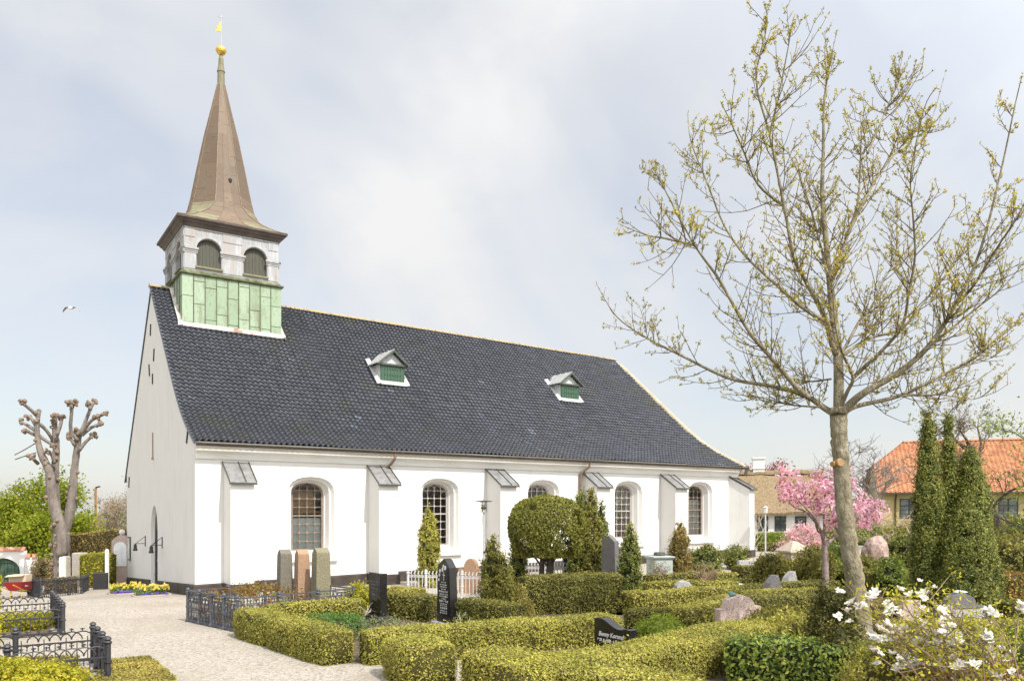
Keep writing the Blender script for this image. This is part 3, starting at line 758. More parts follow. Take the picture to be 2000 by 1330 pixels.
# a broad veil of white cloud: brightness is added sunwards below to fill the shaded gable
cc = ramp(nt, nz2, [(.75, .762, .775), (.785, .787, .785)], [.3, .7])
sx = nt.nodes.new('ShaderNodeSeparateXYZ'); nt.links.new(tc.outputs['Generated'], sx.inputs[0])
cc = mixc(nt, ramp(nt, sx.outputs['Z'], [(.85, .85, .85), (0, 0, 0)], [0, .42]), cc, (.745, .73, .70))
vm = nt.nodes.new('ShaderNodeVectorMath'); vm.operation = 'SCALE'; vm.inputs['Scale'].default_value = SKYK
nt.links.new(cc, vm.inputs[0])
mxs = nt.nodes.new('ShaderNodeMix'); mxs.data_type = 'RGBA'
nt.links.new(cov.outputs[2], mxs.inputs[0]); sk_ = nt.nodes.new('ShaderNodeVectorMath'); sk_.operation = 'SCALE'; sk_.inputs['Scale'].default_value = 1.45; nt.links.new(sky.outputs[0], sk_.inputs[0]); nt.links.new(sk_.outputs[0], mxs.inputs[6]); nt.links.new(vm.outputs[0], mxs.inputs[7])
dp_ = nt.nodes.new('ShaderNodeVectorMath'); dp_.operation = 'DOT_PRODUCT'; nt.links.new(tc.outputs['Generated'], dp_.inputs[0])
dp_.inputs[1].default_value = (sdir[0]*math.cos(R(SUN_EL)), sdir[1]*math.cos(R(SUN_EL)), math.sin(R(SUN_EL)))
boost = ramp(nt, dp_.outputs['Value'], [(1, 1, 1), (1.65, 1.65, 1.63), (2.5, 2.47, 2.4)], [-.0, .5, .95])  # added sky gain, mostly behind the camera, to lift the shaded gable
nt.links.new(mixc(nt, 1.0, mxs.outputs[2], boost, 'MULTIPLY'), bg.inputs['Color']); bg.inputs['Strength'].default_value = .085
sl = bpy.data.lights.new('sun', 'SUN'); sl.energy = 3.7; sl.angle = R(.6); sl.color = (1, .95, .87)
so = bpy.data.objects.new('sun', sl); COL.objects.link(so)
ce = math.cos(R(SUN_EL)); sv = Vector((sdir[0]*ce, sdir[1]*ce, math.sin(R(SUN_EL))))
so.rotation_euler = sv.to_track_quat('Z', 'Y').to_euler(); so.location = (20, -20, 40)
cam = bpy.data.cameras.new('camera'); co = bpy.data.objects.new('camera', cam); COL.objects.link(co)
cam.sensor_width = 36; cam.lens = F/2000*36; cam.shift_y = 335/2000; co.location = (0, 0, EYE); co.rotation_euler = (R(90), 0, 0)
cam.clip_end = 3000; cam.clip_start = .1; SC.camera = co
SC.view_settings.view_transform = 'Standard'; SC.view_settings.look = 'None'; SC.view_settings.exposure = .46; SC.view_settings.gamma = 1
SC.cycles.max_bounces = 6; SC.cycles.diffuse_bounces = 3; SC.cycles.transparent_max_bounces = 8
SC.cycles.use_denoising = True
# ================================================================ GRAVEYARD OBJECTS
U1 = np.array([D1[0], D1[1], 0]); U2 = np.array([D2[0], D2[1], 0]); UZ = np.array([0, 0, 1.])
ANG1 = math.atan2(D1[1], D1[0])
def G(x, y, h=0): return np.array([x, y, float(tz(x, y))+h])
# ---- cast iron fences
m_fence = M('painted_cast_iron', [(.022, .022, .026), (.045, .045, .052)], 7, .45, .3, spec=.5)
m_fence2 = M('grey_cast_iron', [(.05, .055, .068), (.085, .092, .108)], 6, .5, .2, spec=.5)
m_fencew = M('white_cast_iron', [(.46, .46, .47), (.60, .60, .60)], 4, .55, .1)
def post(pos, h, r, mat, parent, fin=True, ring=True):
    m = MB(); z = pos
    pr = [(r*1.5, -.1), (r*1.5, .05), (r*1.05, .08), (r, .10)]
    if ring: pr += [(r, h*.42), (r*1.3, h*.43), (r*1.3, h*.47), (r, h*.48)]
    pr += [(r, h*.82), (r*1.25, h*.84), (r*1.45, h*.87), (r*1.15, h*.89)]
    if fin: pr += [(r*.8, h*.905), (r*1.25, h*.93), (r*1.0, h*.97), (r*.2, h)]
    m.lathe(z, pr, 8, ph=ANG1+math.pi/8); m.build('post', mat, parent)
def gothic_panel(p, q, h, mat, parent, sp=.15, fin=True):
    """bars, three rails and interlaced arches between two ground points"""
    p = np.array(p, float); q = np.array(q, float); L = np.linalg.norm(q-p); n = max(2, int(round(L/sp))); d = (q-p)/n; m = MB()
    m.bar(p+UZ*.06, q+UZ*.06, .03, .035); m.bar(p+UZ*h*.60, q+UZ*h*.60, .022, .02)
    for i in range(n):
        c = p+d*(i+.5); m.bar(c+UZ*.07, c+UZ*(h*.62 if i % 2 else h*.72), .014, .014, up=tuple(d/np.linalg.norm(d)))
        if i < n-1 and i % 1 == 0:      # interlaced arch spanning two bays
            a, b = p+d*i, p+d*(i+2); rr = []
            for t in np.linspace(0, math.pi, 9): rr.append((a+b)/2-(b-a)/2*math.cos(t)+UZ*(h*.66+h*.2*math.sin(t)))
            m.tube(rr, .0105, 4)
            if fin:
                c2 = (a+b)/2+UZ*h*.86; m.tube([c2, c2+UZ*.055], .010, 4); m.bar(c2+UZ*.038-d/np.linalg.norm(d)*.03, c2+UZ*.038+d/np.linalg.norm(d)*.03, .016)
        # small arcs hanging under the middle rail
        rr = [p+d*(i+.5)-d*.5*math.cos(t)+UZ*(h*.54+h*.05*math.sin(t)) for t in np.linspace(0, math.pi, 5)]; m.tube(rr, .009, 3)
        c = p+d*(i+.5)+d*.5; m.tube([c+UZ*h*.58, c+UZ*h*.47], .009, 4); m.sphere(c+UZ*h*.46, .014, 5, 4)
    m.build('panel', mat, parent)
def lattice_panel(p, q, h, mat, parent, sp=.16):
    """rails with diamond band and balusters (low grave fence)"""
    p = np.array(p, float); q = np.array(q, float); L = np.linalg.norm(q-p); n = max(2, int(round(L/sp))); d = (q-p)/n; m = MB(); e = d/np.linalg.norm(d)
    for z, w, t in ((.05, .05, .05), (h*.97, .035, .03), (h*.80, .014, .014), (h*.34, .016, .016)): m.bar(p+UZ*z, q+UZ*z, w, t)
    for i in range(n):
        a = p+d*i; c = a+d*.5; b = a+d
        m.tube([c+UZ*.06, c+UZ*h*.3], .012, 4); m.tube([c+UZ*h*.3, c+UZ*h*.45, c+UZ*h*.62], [.010, .016, .010], 5)
        m.sphere(c+UZ*h*.46, .024, 6, 4)
        m.tube([a+UZ*.06, a+UZ*h*.80], .010, 4)
        m.tube([c-d*.42+UZ*h*.72, c+UZ*h*.80, c+d*.42+UZ*h*.72, c+UZ*h*.62, c-d*.42+UZ*h*.72], .010, 4)
        m.tube([c-d*.5+UZ*h*.62, c-d*.25+UZ*h*.66, c+UZ*h*.58, c+d*.25+UZ*h*.66, c+d*.5+UZ*h*.62], .009, 4)
        m.sphere(c+UZ*h*.885, .02, 6, 4); m.sphere(a+UZ*h*.885, .016, 6, 4)
        m.tube([c-d*.35+UZ*.08, c-d*.12+UZ*h*.2, c+UZ*h*.1, c+d*.12+UZ*h*.2, c+d*.35+UZ*.08], .009, 4)
    m.build('panel', mat, parent)
def spear_panel(p, q, h, mat, parent, sp=.095):
    p = np.array(p, float); q = np.array(q, float); L = np.linalg.norm(q-p); n = max(2, int(round(L/sp))); d = (q-p)/n; m = MB(); e = d/np.linalg.norm(d); w = np.cross(e, UZ)
    for z in (.12, h*.80, h*.86): m.bar(p+UZ*z, q+UZ*z, .02, .022)
    for i in range(n+1):
        a = p+d*i; m.tube([a, a+UZ*h*.86], .011, 5)
        m.tube([a+UZ*h*.86, a+UZ*h*.93+w*.02-e*.015, a+UZ*h*.99], [.011, .018, .012], 5); m.sphere(a+UZ*h, .02, 6, 5)
        if i < n: m.tube([a+UZ*h*.8, a+d*.5+UZ*h*.86, a+d+UZ*h*.8], .008, 4)
    m.build('panel', mat, parent)
def enclosure(name, label, corners, h, r, mat, panel, group, closed=True, posts=None, nposts=2, **kw):
    c = np.mean(np.array(corners), 0); t = thing(name, label, 'fence', tuple(G(c[0], c[1])), group)
    n = len(corners); segs = [(i, (i+1) % n) for i in range(n if closed else n-1)]
    for i, j in segs:
        p, q = np.array(corners[i]), np.array(corners[j]); k = posts[i] if posts else nposts
        pp = [p+(q-p)*s/(k) for s in range(k+1)]
        for s, x in enumerate(pp):
            if s < len(pp)-1 or (not closed and j == n-1): post(G(x[0], x[1]), h, r, mat, t)
            if s < len(pp)-1: panel(G(*pp[s]), G(*pp[s+1]), h*.92, mat, t, **kw)
    return t
d1, d2 = D1, D2
A0 = np.array([-8.77, 15.65]); A1 = A0+2.78*d2
enclosure('grave_fence', 'black iron fence with interlaced arches, the farther of the two on the left', [A1-3.4*d1, A1, A0, A0-1.72*d1, A0-3.4*d1], .66, .042, m_fence, gothic_panel, 'black arched iron fences at the left', False, posts=[2, 5, 1, 1])
B0 = np.array([-5.7, 11.3]); B1 = B0+1.76*d2
enclosure('grave_fence', 'black iron fence with interlaced arches, the nearer one rising from behind the golden bush', [B1-2.4*d1, B1-1.05*d1, B1, B0, B0-1.2*d1, B0-2.4*d1], .66, .042, m_fence, gothic_panel, 'black arched iron fences at the left', False, posts=[1, 1, 3, 1, 1])
K0, K1, K2 = np.array([-7.1, 17.55]), np.array([-5.47, 15.95]), np.array([-3.57, 18.05]); K3 = K0+K2-K1
enclosure('grave_fence', 'grey iron fence around the three obelisks by the church wall', [K0, K1, K2, K3], .76, .036, m_fence2, lattice_panel, None, True, posts=[4, 3, 2, 3])
enclosure('grave_fence', 'white iron spear fence behind the black stone with roses', [(-2.84, 21.9), (-.84, 21.4), (.3, 22.4)], .80, .035, m_fencew, spear_panel, None, False, posts=[4, 2])
enclosure('grave_fence', 'white iron fence behind the tall clipped hedge, under the round topped yew', [(.3, 23.4), (2.55, 23.4)], .92, .035, m_fencew, spear_panel, None, False, posts=[3])
enclosure('grave_fence', 'low black iron fence round a planted grave in front of the pollarded tree', [W(62, 1150, 25.5)[:2], W(80, 1156, 24.2)[:2], W(160, 1150, 26.5)[:2], W(172, 1146, 29)[:2]], .62, .03, m_fence, spear_panel, None, False, posts=[1, 3, 1])
# ---- stones
m_black = M('polished_black_granite', [(.010, .010, .011), (.022, .021, .022)], 30, .12, .03, spec=.6)
m_blackr = M('matt_black_granite', [(.022, .021, .021), (.045, .042, .042)], 40, .4, .2)
def granite(name, c1, c2, c3, sc=45): 
    m, nt, b = newmat(name); n = noise(nt, sc, 3, .8); n2 = noise(nt, 3, 5)
    c = ramp(nt, n, [c1, c2, c3], [.36, .5, .64]); c = mixc(nt, ramp(nt, n2, [(0, 0, 0), (.5, .5, .5)], [.5, .7]), c, tuple(x*.8 for x in c2))
    nt.links.new(c, b.inputs['Base Color']); b.inputs['Roughness'].default_value = .75; bump(nt, b, n, .5, .02); return m
m_pink = granite('pink_granite', (.27, .18, .155), (.50, .38, .33), (.66, .56, .50))
m_greyg = granite('grey_granite', (.20, .19, .18), (.37, .36, .35), (.52, .51, .50))
m_dgrey = granite('dark_grey_granite', (.07, .065, .065), (.14, .13, .13), (.22, .21, .2))
m_brownst = granite('brown_sandstone', (.20, .12, .07), (.34, .21, .13), (.42, .28, .18))
m_olive = granite('mossy_granite', (.11, .10, .065), (.20, .18, .11), (.28, .25, .15))
m_letter = M('white_lettering', [(.75, .75, .74)], 4, .6)
m_dletter = M('dark_lettering', [(.03, .03, .03)], 4, .6)
m_bronze = M('green_bronze', [(.10, .20, .19), (.16, .30, .28)], 8, .5, .2)
def text(name, s, size, origin, ux, uz, mat, parent, depth=.003, shear=0, align='LEFT', bold=0.0):
    cu = bpy.data.curves.new('t', 'FONT'); cu.body = s; cu.size = size; cu.extrude = depth; cu.shear = shear; cu.align_x = align; cu.offset = bold; cu.resolution_u = 3
    ob = bpy.data.objects.new('t', cu); COL.objects.link(ob); dg = bpy.context.evaluated_depsgraph_get()
    me = bpy.data.meshes.new_from_object(ob.evaluated_get(dg)); bpy.data.objects.remove(ob)
    ux = np.array(ux, float); uz = np.array(uz, float); nn = np.cross(ux, uz); m = MB()
    m.add([np.array(origin)+ux*v.co.x+uz*v.co.y+nn*v.co.z for v in me.vertices], [tuple(p.vertices) for p in me.polygons])
    return m.build(name, mat, parent, fix=False)
def slab(x0, y0, u, L, w, T, outline, mat, parent, name='stone', bev=.012):
    """upright slab: outline (s in 0..1, z) on the plane from (x0, y0) along u; thickness T along w"""
    o = G(x0, y0); u = np.array([u[0], u[1], 0]); w = np.array([w[0], w[1], 0]); cs, cz = np.mean([q[0]*L for q in outline]), np.mean([q[1] for q in outline]); m = MB()
    def ring(t, k): return [o+u*(cs+(s*L-cs)*(1-k/max(.05, L/2)))+w*t+UZ*(cz+(z-cz)*(1-k/max(.1, abs(cz)))) for s, z in outline]
    m.rings([ring(0, bev), ring(bev, 0), ring(T-bev, 0), ring(T, bev)], True, (True, True))
    return m.build(name, mat, parent)
def stonebox(p, sx, sy, z0, z1, mat, parent, name, ang=None, b=.012):
    m = MB(); c = G(p[0], p[1]); a = ANG1 if ang is None else ang
    u = np.array([math.cos(a), math.sin(a), 0]); v = np.array([-u[1], u[0], 0]); rs = []
    for z, k in ((z0, 0), (z1-b, 0), (z1, b)): rs.append([c+u*(sx/2-k)*i+v*(sy/2-k)*j+UZ*z for i, j in ((-1, -1), (1, -1), (1, 1), (-1, 1))])
    m.rings(rs); return m.build(name, mat, parent)
# black stone by the near hedge corner: plain rectangular
S = np.array([-3.11, 17.4]); nd2 = -d2
t = thing('gravestone', 'tall rectangular black gravestone on a black base, facing the gravel path', 'gravestone', tuple(G(*S)))
slab(S[0], S[1], nd2, .6, d1, .16, [(0, .2), (1, .2), (1, 1.10), (0, 1.10)], m_black, t)
c_ = S+nd2*.3+d1*.08; stonebox(c_, .36, .78, -.1, .2, m_blackr, t, 'base')
rr = random.Random(5)
def lines(parent, origin, ux, uz, rows, mat, width, start=.5):
    """worn, unreadable engraved lines: short irregular strokes"""
    m = MB(); ux = np.array([ux[0], ux[1], 0]); nn = np.cross(ux, UZ)
    for z, h, fr in rows:
        x = (width-fr*width)/2
        while x < (width+fr*width)/2:
            w_ = rr.uniform(.5, .8)*h
            k = rr.random()
            m.box(np.array(origin)+ux*x+UZ*z-nn*.0, ux*h*.18, UZ*h, nn*.003)
            if k > .3: m.box(np.array(origin)+ux*(x+h*.18)+UZ*(z+h*rr.choice([0, .42, .84])), ux*w_*.55, UZ*h*.16, nn*.003)
            if k > .6: m.box(np.array(origin)+ux*(x+w_*.75)+UZ*z, ux*h*.18, UZ*h, nn*.003)
            x += w_+h*.35
            if rr.random() < .14: x += h*.6
    m.build('inscription', mat, parent)
o = G(*S)-np.array([d1[0], d1[1], 0])*.002
m_faint = M('worn_lettering', [(.2, .2, .2)], 4, .6)
lines(t, o, nd2, UZ, [(.90, .03, .7), (.84, .025, .5), (.76, .03, .6), (.62, .04, .5), (.52, .07, .4), (.27, .025, .45)], m_faint, .6)
# tapering black stone with engraved roses and a cross
S = np.array([-1.6, 17.0])
t = thing('gravestone', 'tapering black gravestone with engraved roses, cross and rows of lettering', 'gravestone', tuple(G(*S)))
slab(S[0], S[1], nd2, .6, d1, .17, [(0, .1), (1.05, .1), (.93, 1.25), (.62, 1.42), (.5, 1.43), (.07, 1.28)], m_black, t)
stonebox(S+nd2*.3+d1*.08, .34, .8, -.1, .1, m_greyg, t, 'base')
o = G(*S)-np.array([d1[0], d1[1], 0])*.002; ux = np.array([nd2[0], nd2[1], 0]); nn = np.cross(ux, UZ)
lines(t, o, nd2, UZ, [(.925, .022, .3), (.875, .022, .5), (.83, .022, .45), (.785, .02, .3), (.725, .038, .62), (.675, .026, .56), (.63, .026, .58), (.585, .02, .3), (.525, .04, .58), (.475, .024, .5), (.435, .024, .45), (.38, .04, .46), (.33, .024, .46), (.285, .024, .5)], m_letter, .62)
m = MB(); m.box(o+ux*.315+UZ*.97, ux*.014, UZ*.19, nn*.003); m.box(o+ux*.27+UZ*1.085, ux*.10, UZ*.014, nn*.0031); m.build('cross', m_letter, t)
for cx, cz, k in ((.38, 1.24, 1), (.27, 1.20, .9), (.30, 1.27, .7), (.16, 1.17, .8), (.13, 1.08, .7), (.11, .98, .6)):
    m = MB()
    for q in range(5):
        a = q*1.2566+cx*9; c2 = o+ux*(cx+.022*k*math.cos(a))+UZ*(cz+.026*k*math.sin(a)); m.prism([(.024*k*math.cos(b), .028*k*math.sin(b)) for b in np.linspace(0, 6.28, 7)[:-1]], lambda u_, v_, t_: c2+ux*u_+UZ*v_+nn*t_*(1+q*.3), 0, .003)
    m.build('engraved_rose', m_letter, t)
# stone with the wavy top
S = np.array([1.39, 13.6])
t = thing('gravestone', 'low black gravestone with a wave shaped top and white script, among the front hedges', 'gravestone', tuple(G(*S)))
wv = [(s, .56+.075*math.sin(s*5.6+.65)*(1-.25*s)-.02*s) for s in np.linspace(0, .9, 14)]+[(1, .5)]
slab(S[0], S[1], nd2, .90, d1, .17, [(1, -.05)]+wv[::-1]+[(0, -.05)], m_black, t)
o = G(*S)-np.array([d1[0], d1[1], 0])*.004
text('inscription', 'Benny Kornval', .105, o+ux*.13+UZ*.335, ux, UZ, m_letter, t, shear=.25, bold=.0015)
text('inscription', '* 20. 8. 1938   \u2020 3. 2. 2004', .066, o+ux*.10+UZ*.245, ux, UZ, m_letter, t, bold=.0015)
# pink granite with stepped shoulders and a bronze bird
S = np.array([3.95, 15.2]); e1 = np.array([.97, .22]); e2 = np.array([-.2, .98])
t = thing('gravestone', 'pale pink granite gravestone with a rounded top and square shoulders', 'gravestone', tuple(G(*S)))
ol = [(0, -.1), (1, -.1), (1, .60), (.86, .61), (.84, .66)]+[(.5+.32*math.cos(q), .66+.15*math.sin(q)) for q in np.linspace(.05, math.pi-.05, 9)]+[(.16, .62), (.14, .555), (0, .545)]
slab(S[0], S[1], e1, .86, e2, .24, ol, m_pink, t)
def bird(p, mat, label, size=.12, ang=0, group=None):
    tt = thing('bird_figure', label, 'ornament', tuple(p), group); m = MB()
    q = np.array(p)+UZ*size*.35; u = np.array([math.cos(ang), math.sin(ang), 0])
    m.tube([q-u*size*.95, q-u*size*.5, q, q+u*size*.4, q+u*size*.6+UZ*size*.12], [size*.06, size*.2, size*.36, size*.28, size*.1], 8); m.sphere(q+u*size*.5+UZ*size*.2, size*.24, 8, 6); m.tube([q+u*size*.7+UZ*size*.2, q+u*size*.9+UZ*size*.17], [size*.06, .002], 4)
    m.build('body', mat, tt, smooth=True)
    w_ = np.cross(u, UZ)
    for s in (-1, 1):
        m = MB(); m.tube([q+w_*s*size*.3+u*size*.2, q+w_*s*size*.28-u*size*.2, q+w_*s*size*.12-u*size*.8], [size*.1, size*.16, .004], 5); m.build('wing', mat, tt)
P = G(*(S+e1*.30+e2*.1), .785); bird(P, m_bronze, 'green bronze bird sitting on the pink granite gravestone', .13, math.pi+.5)
# arched stone with birds, text facing the camera
S = np.array([8.05, 15.1]); e1 = np.array([.985, .17]); e2 = np.array([-.17, .985])
t = thing('gravestone', 'grey gravestone with a scrolled arch top and dark lettering, behind the white magnolia', 'gravestone', tuple(G(*S)))
ol = [(0, -.1), (1, -.1), (1, .58), (.93, .63), (.80, .65)]+[(.5+.30*math.cos(q), .65+.21*math.sin(q)) for q in np.linspace(.1, math.pi-.1, 11)]+[(.20, .65), (.07, .63), (0, .58)]
slab(S[0], S[1], e1, 1.0, e2, .2, ol, m_dgrey, t)
m = MB(); o = G(*S); uu = np.array([e1[0], e1[1], 0]); ww = np.array([e2[0], e2[1], 0])
m.box(o+uu*.05-ww*.012+UZ*0, uu*.90, ww*.02, UZ*.56); m.build('panel', m_greyg, t)
ip = slab(S[0]-e2[0]*.008+e1[0]*0, S[1]-e2[1]*.008, e1, 1.0, e2, .03, [(.03, .585), (.97, .585), (.92, .61), (.8, .63)]+[(.5+.28*math.cos(q), .65+.18*math.sin(q)) for q in np.linspace(.1, math.pi-.1, 11)]+[(.2, .63), (.08, .61)], m_dgrey, t, 'relief', .004)
text('inscription', 'HANS P.  NIELSEN', .085, o+uu*.49-ww*.014+UZ*.36, uu, UZ, m_dletter, t, align='CENTER', bold=.002)
m_wbird = M('pale_bronze', [(.45, .5, .52), (.6, .64, .66)], 6, .5)
bird(G(*(S+e1*.44+e2*.1), .85), m_wbird, 'left of two pale little birds on the scrolled grey gravestone', .09, .4)
bird(G(*(S+e1*.58+e2*.1), .846), m_wbird, 'right of two pale little birds on the scrolled grey gravestone', .09, math.pi-.4)
# three obelisk stones
m_obd = granite('dark_mossy_granite', (.085, .075, .06), (.155, .14, .11), (.22, .20, .16))
for (px, Y, h, s, mat, lb, top) in ((556, 19.3, 1.50, .30, m_obd, 'dark grey obelisk gravestone, left of the three inside the grey iron fence', 0), (590, 19.15, 1.50, .30, m_brownst, 'reddish brown obelisk gravestone between a dark and a mossy one', 0), (627, 18.75, 1.56, .35, m_olive, 'mossy olive obelisk gravestone, tallest and right of the three inside the fence', 0)):
    x = gx(px, Y); t = thing('obelisk', lb, 'gravestone', tuple(G(x, Y)), 'obelisks by the church wall'); c = G(x, Y); m = MB(); rs = []
    for z, k in ((-.1, 1.08), (.25, 1.05), (h-.14, .92), (h-.10, .88)):
        rs.append([c+U1*s/2*k*i+U2*s/2*k*j+UZ*z for i, j in ((-1, -1), (1, -1), (1, 1), (-1, 1))])
    m.rings(rs, True, (True, True)); k = .88
    q = [c+U1*s/2*k*i+U2*s/2*k*j+UZ*(h-.10) for i, j in ((-1, -1), (1, -1), (1, 1), (-1, 1))]; r0, r1 = c-U1*s/2*k+UZ*h, c+U1*s/2*k+UZ*h
    m.add(q+[r0, r1], [(0, 1, 5, 4), (2, 3, 4, 5), (1, 2, 5), (3, 0, 4)])
    m.build('shaft', mat, t); stonebox((x, Y), s+.16, s+.16, -.1, .25, mat, t, 'base')
    lines(t, c-U1*(s/2*1.0+.001)+U2*s*.42, nd2, UZ, [(z, .035, .7) for z in np.linspace(.7, 1.1, 6)], m_faint, s*.84)
# other headstones
def head(name, label, px, Y, wd, h, mat, kind, ang=.2, T=.16):
    x = gx(px, Y); e1 = np.array([math.cos(ang), math.sin(ang)]); e2 = np.array([-e1[1], e1[0]]); S = np.array([x, Y])-e1*wd/2
    t = thing(name, label, 'gravestone', tuple(G(x, Y)))
    if kind == 'rect': ol = [(0, -.1), (1, -.1), (1, h), (0, h)]
    if kind == 'peak': ol = [(0, -.1), (1, -.1), (.92, h*.9), (.5, h), (.06, h*.93)]
    if kind == 'tri': ol = [(0, -.1), (1, -.1), (.97, h*.3), (.70, h), (.58, h*.98), (.30, h*.76), (.04, h*.38)]
    if kind == 'dome': ol = [(0, -.1), (1, -.1)]+[(.5+.5*math.cos(q), h*(.15+.85*math.sin(q)**.8)) for q in np.linspace(0, math.pi, 9)]
    if kind == 'shoulder': ol = [(0, -.1), (1, -.1), (1, h*.7), (.78, h*.7)]+[(.5+.27*math.cos(q), h*.72+.28*h*math.sin(q)) for q in np.linspace(0, math.pi, 8)]+[(.22, h*.7), (0, h*.7)]
    slab(S[0], S[1], e1, wd, e2, T, ol, mat, t); return t, np.array([x, Y])
t, p = head('gravestone', 'tall dark grey gravestone with a slanted top beside the conifers', 1188, 22, .52, 1.74, m_dgrey, 'peak', -.75, .2); stonebox(p, .7, .4, -.1, .12, m_greyg, t, 'base', -.75)
head('gravestone', 'small black gravestone in the shade behind the yew trunks', 1112, 23.5, .36, 1.2, m_blackr, 'rect', .2, .15)
head('gravestone', 'brown granite gravestone with a half round top behind the white fence', 918, 22.9, .72, 1.0, m_brownst, 'shoulder', -.25, .25)
head('gravestone', 'low smooth grey boulder stone rising over a hedge top', 1338, 20.8, .56, .62, m_greyg, 'dome', .1, .3)
head('gravestone', 'dark triangular rough stone, the nearer of the two pointed ones', 1514, 20.3, .56, .80, m_dgrey, 'tri', .3, .3)
head('gravestone', 'grey roof shaped stone behind the dark triangular one', 1548, 22.2, .52, .76, m_greyg, 'tri', .3, .3)
head('gravestone', 'flat topped pale stone half hidden by magnolia flowers', 1782, 16.5, .42, .58, m_pink, 'rect', .2, .2)
head('gravestone', 'low pale sandstone slab near the church corner', 1462, 29.5, .75, .42, m_greyg, 'rect', .2, .2)
head('gravestone', 'slim pale stone post in front of the church corner buttress', 1447, 30.0, .16, .95, m_pink, 'rect', .2, .16)
head('gravestone', 'small white grave marker between the low hedges', 1449, 21.3, .16, .5, M('white_stone', [(.75, .75, .74)], 5), 'rect', .2, .1)
# rough boulder
def boulder(name, label, px, Y, z0, sx, sy, sz, mat, seed):
    x = gx(px, Y); t = MB(); v, f = _sph((0, 0, 0), 1, 14, 10, (1, 1, 1)); v = np.array(v); v = v*(1+lump(v, 1.6, .13, seed)[:, None]); v[:, 2] = np.where(v[:, 2] > .3, v[:, 2]*1.0, v[:, 2])
    t.add([(x+a*sx, Y+b*sy, z0+c*sz) for a, b, c in v], f); return setp(t.build(name, mat, None), label, 'boulder')
boulder('boulder', 'large rough pink boulder standing behind the dark cypress bushes', 1709, 24.6, 1.05, .41, .34, .66, granite('rough_pink_granite', (.17, .11, .09), (.31, .215, .18), (.44, .34, .29), 9), 6)
# pyramid roofed stone box
t = thing('tomb_monument', 'squat sandstone monument with a pyramid top beyond the junipers', 'monument', tuple(G(gx(1550, 30), 30))); x = gx(1550, 30)
m_sand = M('pale_sandstone', [(.33, .28, .22), (.45, .39, .31)], 3, .9, .3)
stonebox((x, 30), .78, .78, -.2, .72, m_sand, t, 'body', .3)
m = MB(); m.lathe(G(x, 30, .72), [(.48, 0), (.48, .06), (.12, .38), (.02, .42)], 4, ph=.3+math.pi/4, sq=True); m.build('roof', m_sand, t)
# green bronze tomb
Y = 25.5; x = gx(1288, Y); t = thing('tomb_monument', 'pale green bronze tomb chest with a moulded lid', 'monument', tuple(G(x, Y)))
m_vb = M('pale_verdigris', [(.30, .35, .33), (.40, .44, .42), (.24, .29, .27)], 2.5, .7, .2)
m = MB(); m.lathe(G(x, Y), [(.34, -.2), (.34, .05), (.31, .1), (.31, .82)], 4, ph=.25+math.pi/4, sq=True); m.build('body', m_vb, t)
m = MB(); m.lathe(G(x, Y, .82), [(.33, 0), (.37, .05), (.37, .09), (.33, .1)], 4, ph=.25+math.pi/4, sq=True); m.build('lid', m_vb, t)
t = thing('bronze_wreath', 'dark bronze wreath lying on the green tomb chest', 'wreath', tuple(G(x, Y, .92)))
m = MB(); m.tube([G(x+.15*math.cos(a), Y+.12*math.sin(a), .96+.02*math.sin(3*a)) for a in np.linspace(0, 6.28, 13)], .05, 6)
for a in np.linspace(0, 6.28, 16): m.sphere(G(x+.15*math.cos(a), Y+.12*math.sin(a), 1.0), .035, 5, 4)
m.build('wreath', M('dark_bronze', [(.05, .06, .05), (.1, .11, .09)], 8, .5), t)
# ---- path lamps
m_alu = M('galvanised_steel', [(.42, .43, .44), (.55, .56, .57)], 4, .4, 0, spec=.5)
m_lampg = M('lamp_glass', [(.55, .55, .52)], 4, .25)
def path_lamp(label, x, Y, h, r):
    t = thing('path_lamp', label, 'lamp post', tuple(G(x, Y)), 'path lamps')
    m = MB(); m.lathe(G(x, Y), [(.045, -.2), (.045, .25), (.026, .27), (.024, h-.36)], 10); m.build('pole', m_alu, t)
    m = MB(); m.lathe(G(x, Y, h-.36), [(.075, 0), (.075, .02), (.06, .022), (.06, .2), (.075, .2), (.075, .22)], 10); hd = m.build('lamp_head', m_lampg, t)
    m = MB()
    for a in np.linspace(0, 6.28, 7)[:-1]: m.tube([G(x+.085*math.cos(a), Y+.085*math.sin(a), h-.36), G(x+.085*math.cos(a), Y+.085*math.sin(a), h-.04)], .008, 4)
    m.lathe(G(x, Y, h-.26), [(.09, 0), (.09, .05)], 10); m.build('cage', m_gutter, hd)
    m = MB(); m.lathe(G(x, Y, h-.06), [(.05, 0), (r, .02), (r, .035), (.05, .055)], 20); m.build('shade', m_gutter, t); return t
path_lamp('path lamp with a flat disc shade in front of the church wall', gx(945, 24), 24, 2.66, .26)
t = thing('path_lamp', 'tall grey path lamp with a small box head in front of the thatched cottage', 'lamp post', tuple(G(gx(1495, 34), 34)), 'path lamps')
x = gx(1495, 34); m = MB(); m.lathe(G(x, 34), [(.09, -.2), (.09, .2), (.035, .22), (.03, 1.95)], 10); m.build('pole', m_alu, t)
m = MB(); m.lathe(G(x, 34, 1.95), [(.09, 0), (.11, .22), (.13, .24), (.03, .3)], 8); m.build('lamp_head', m_lampg, t)
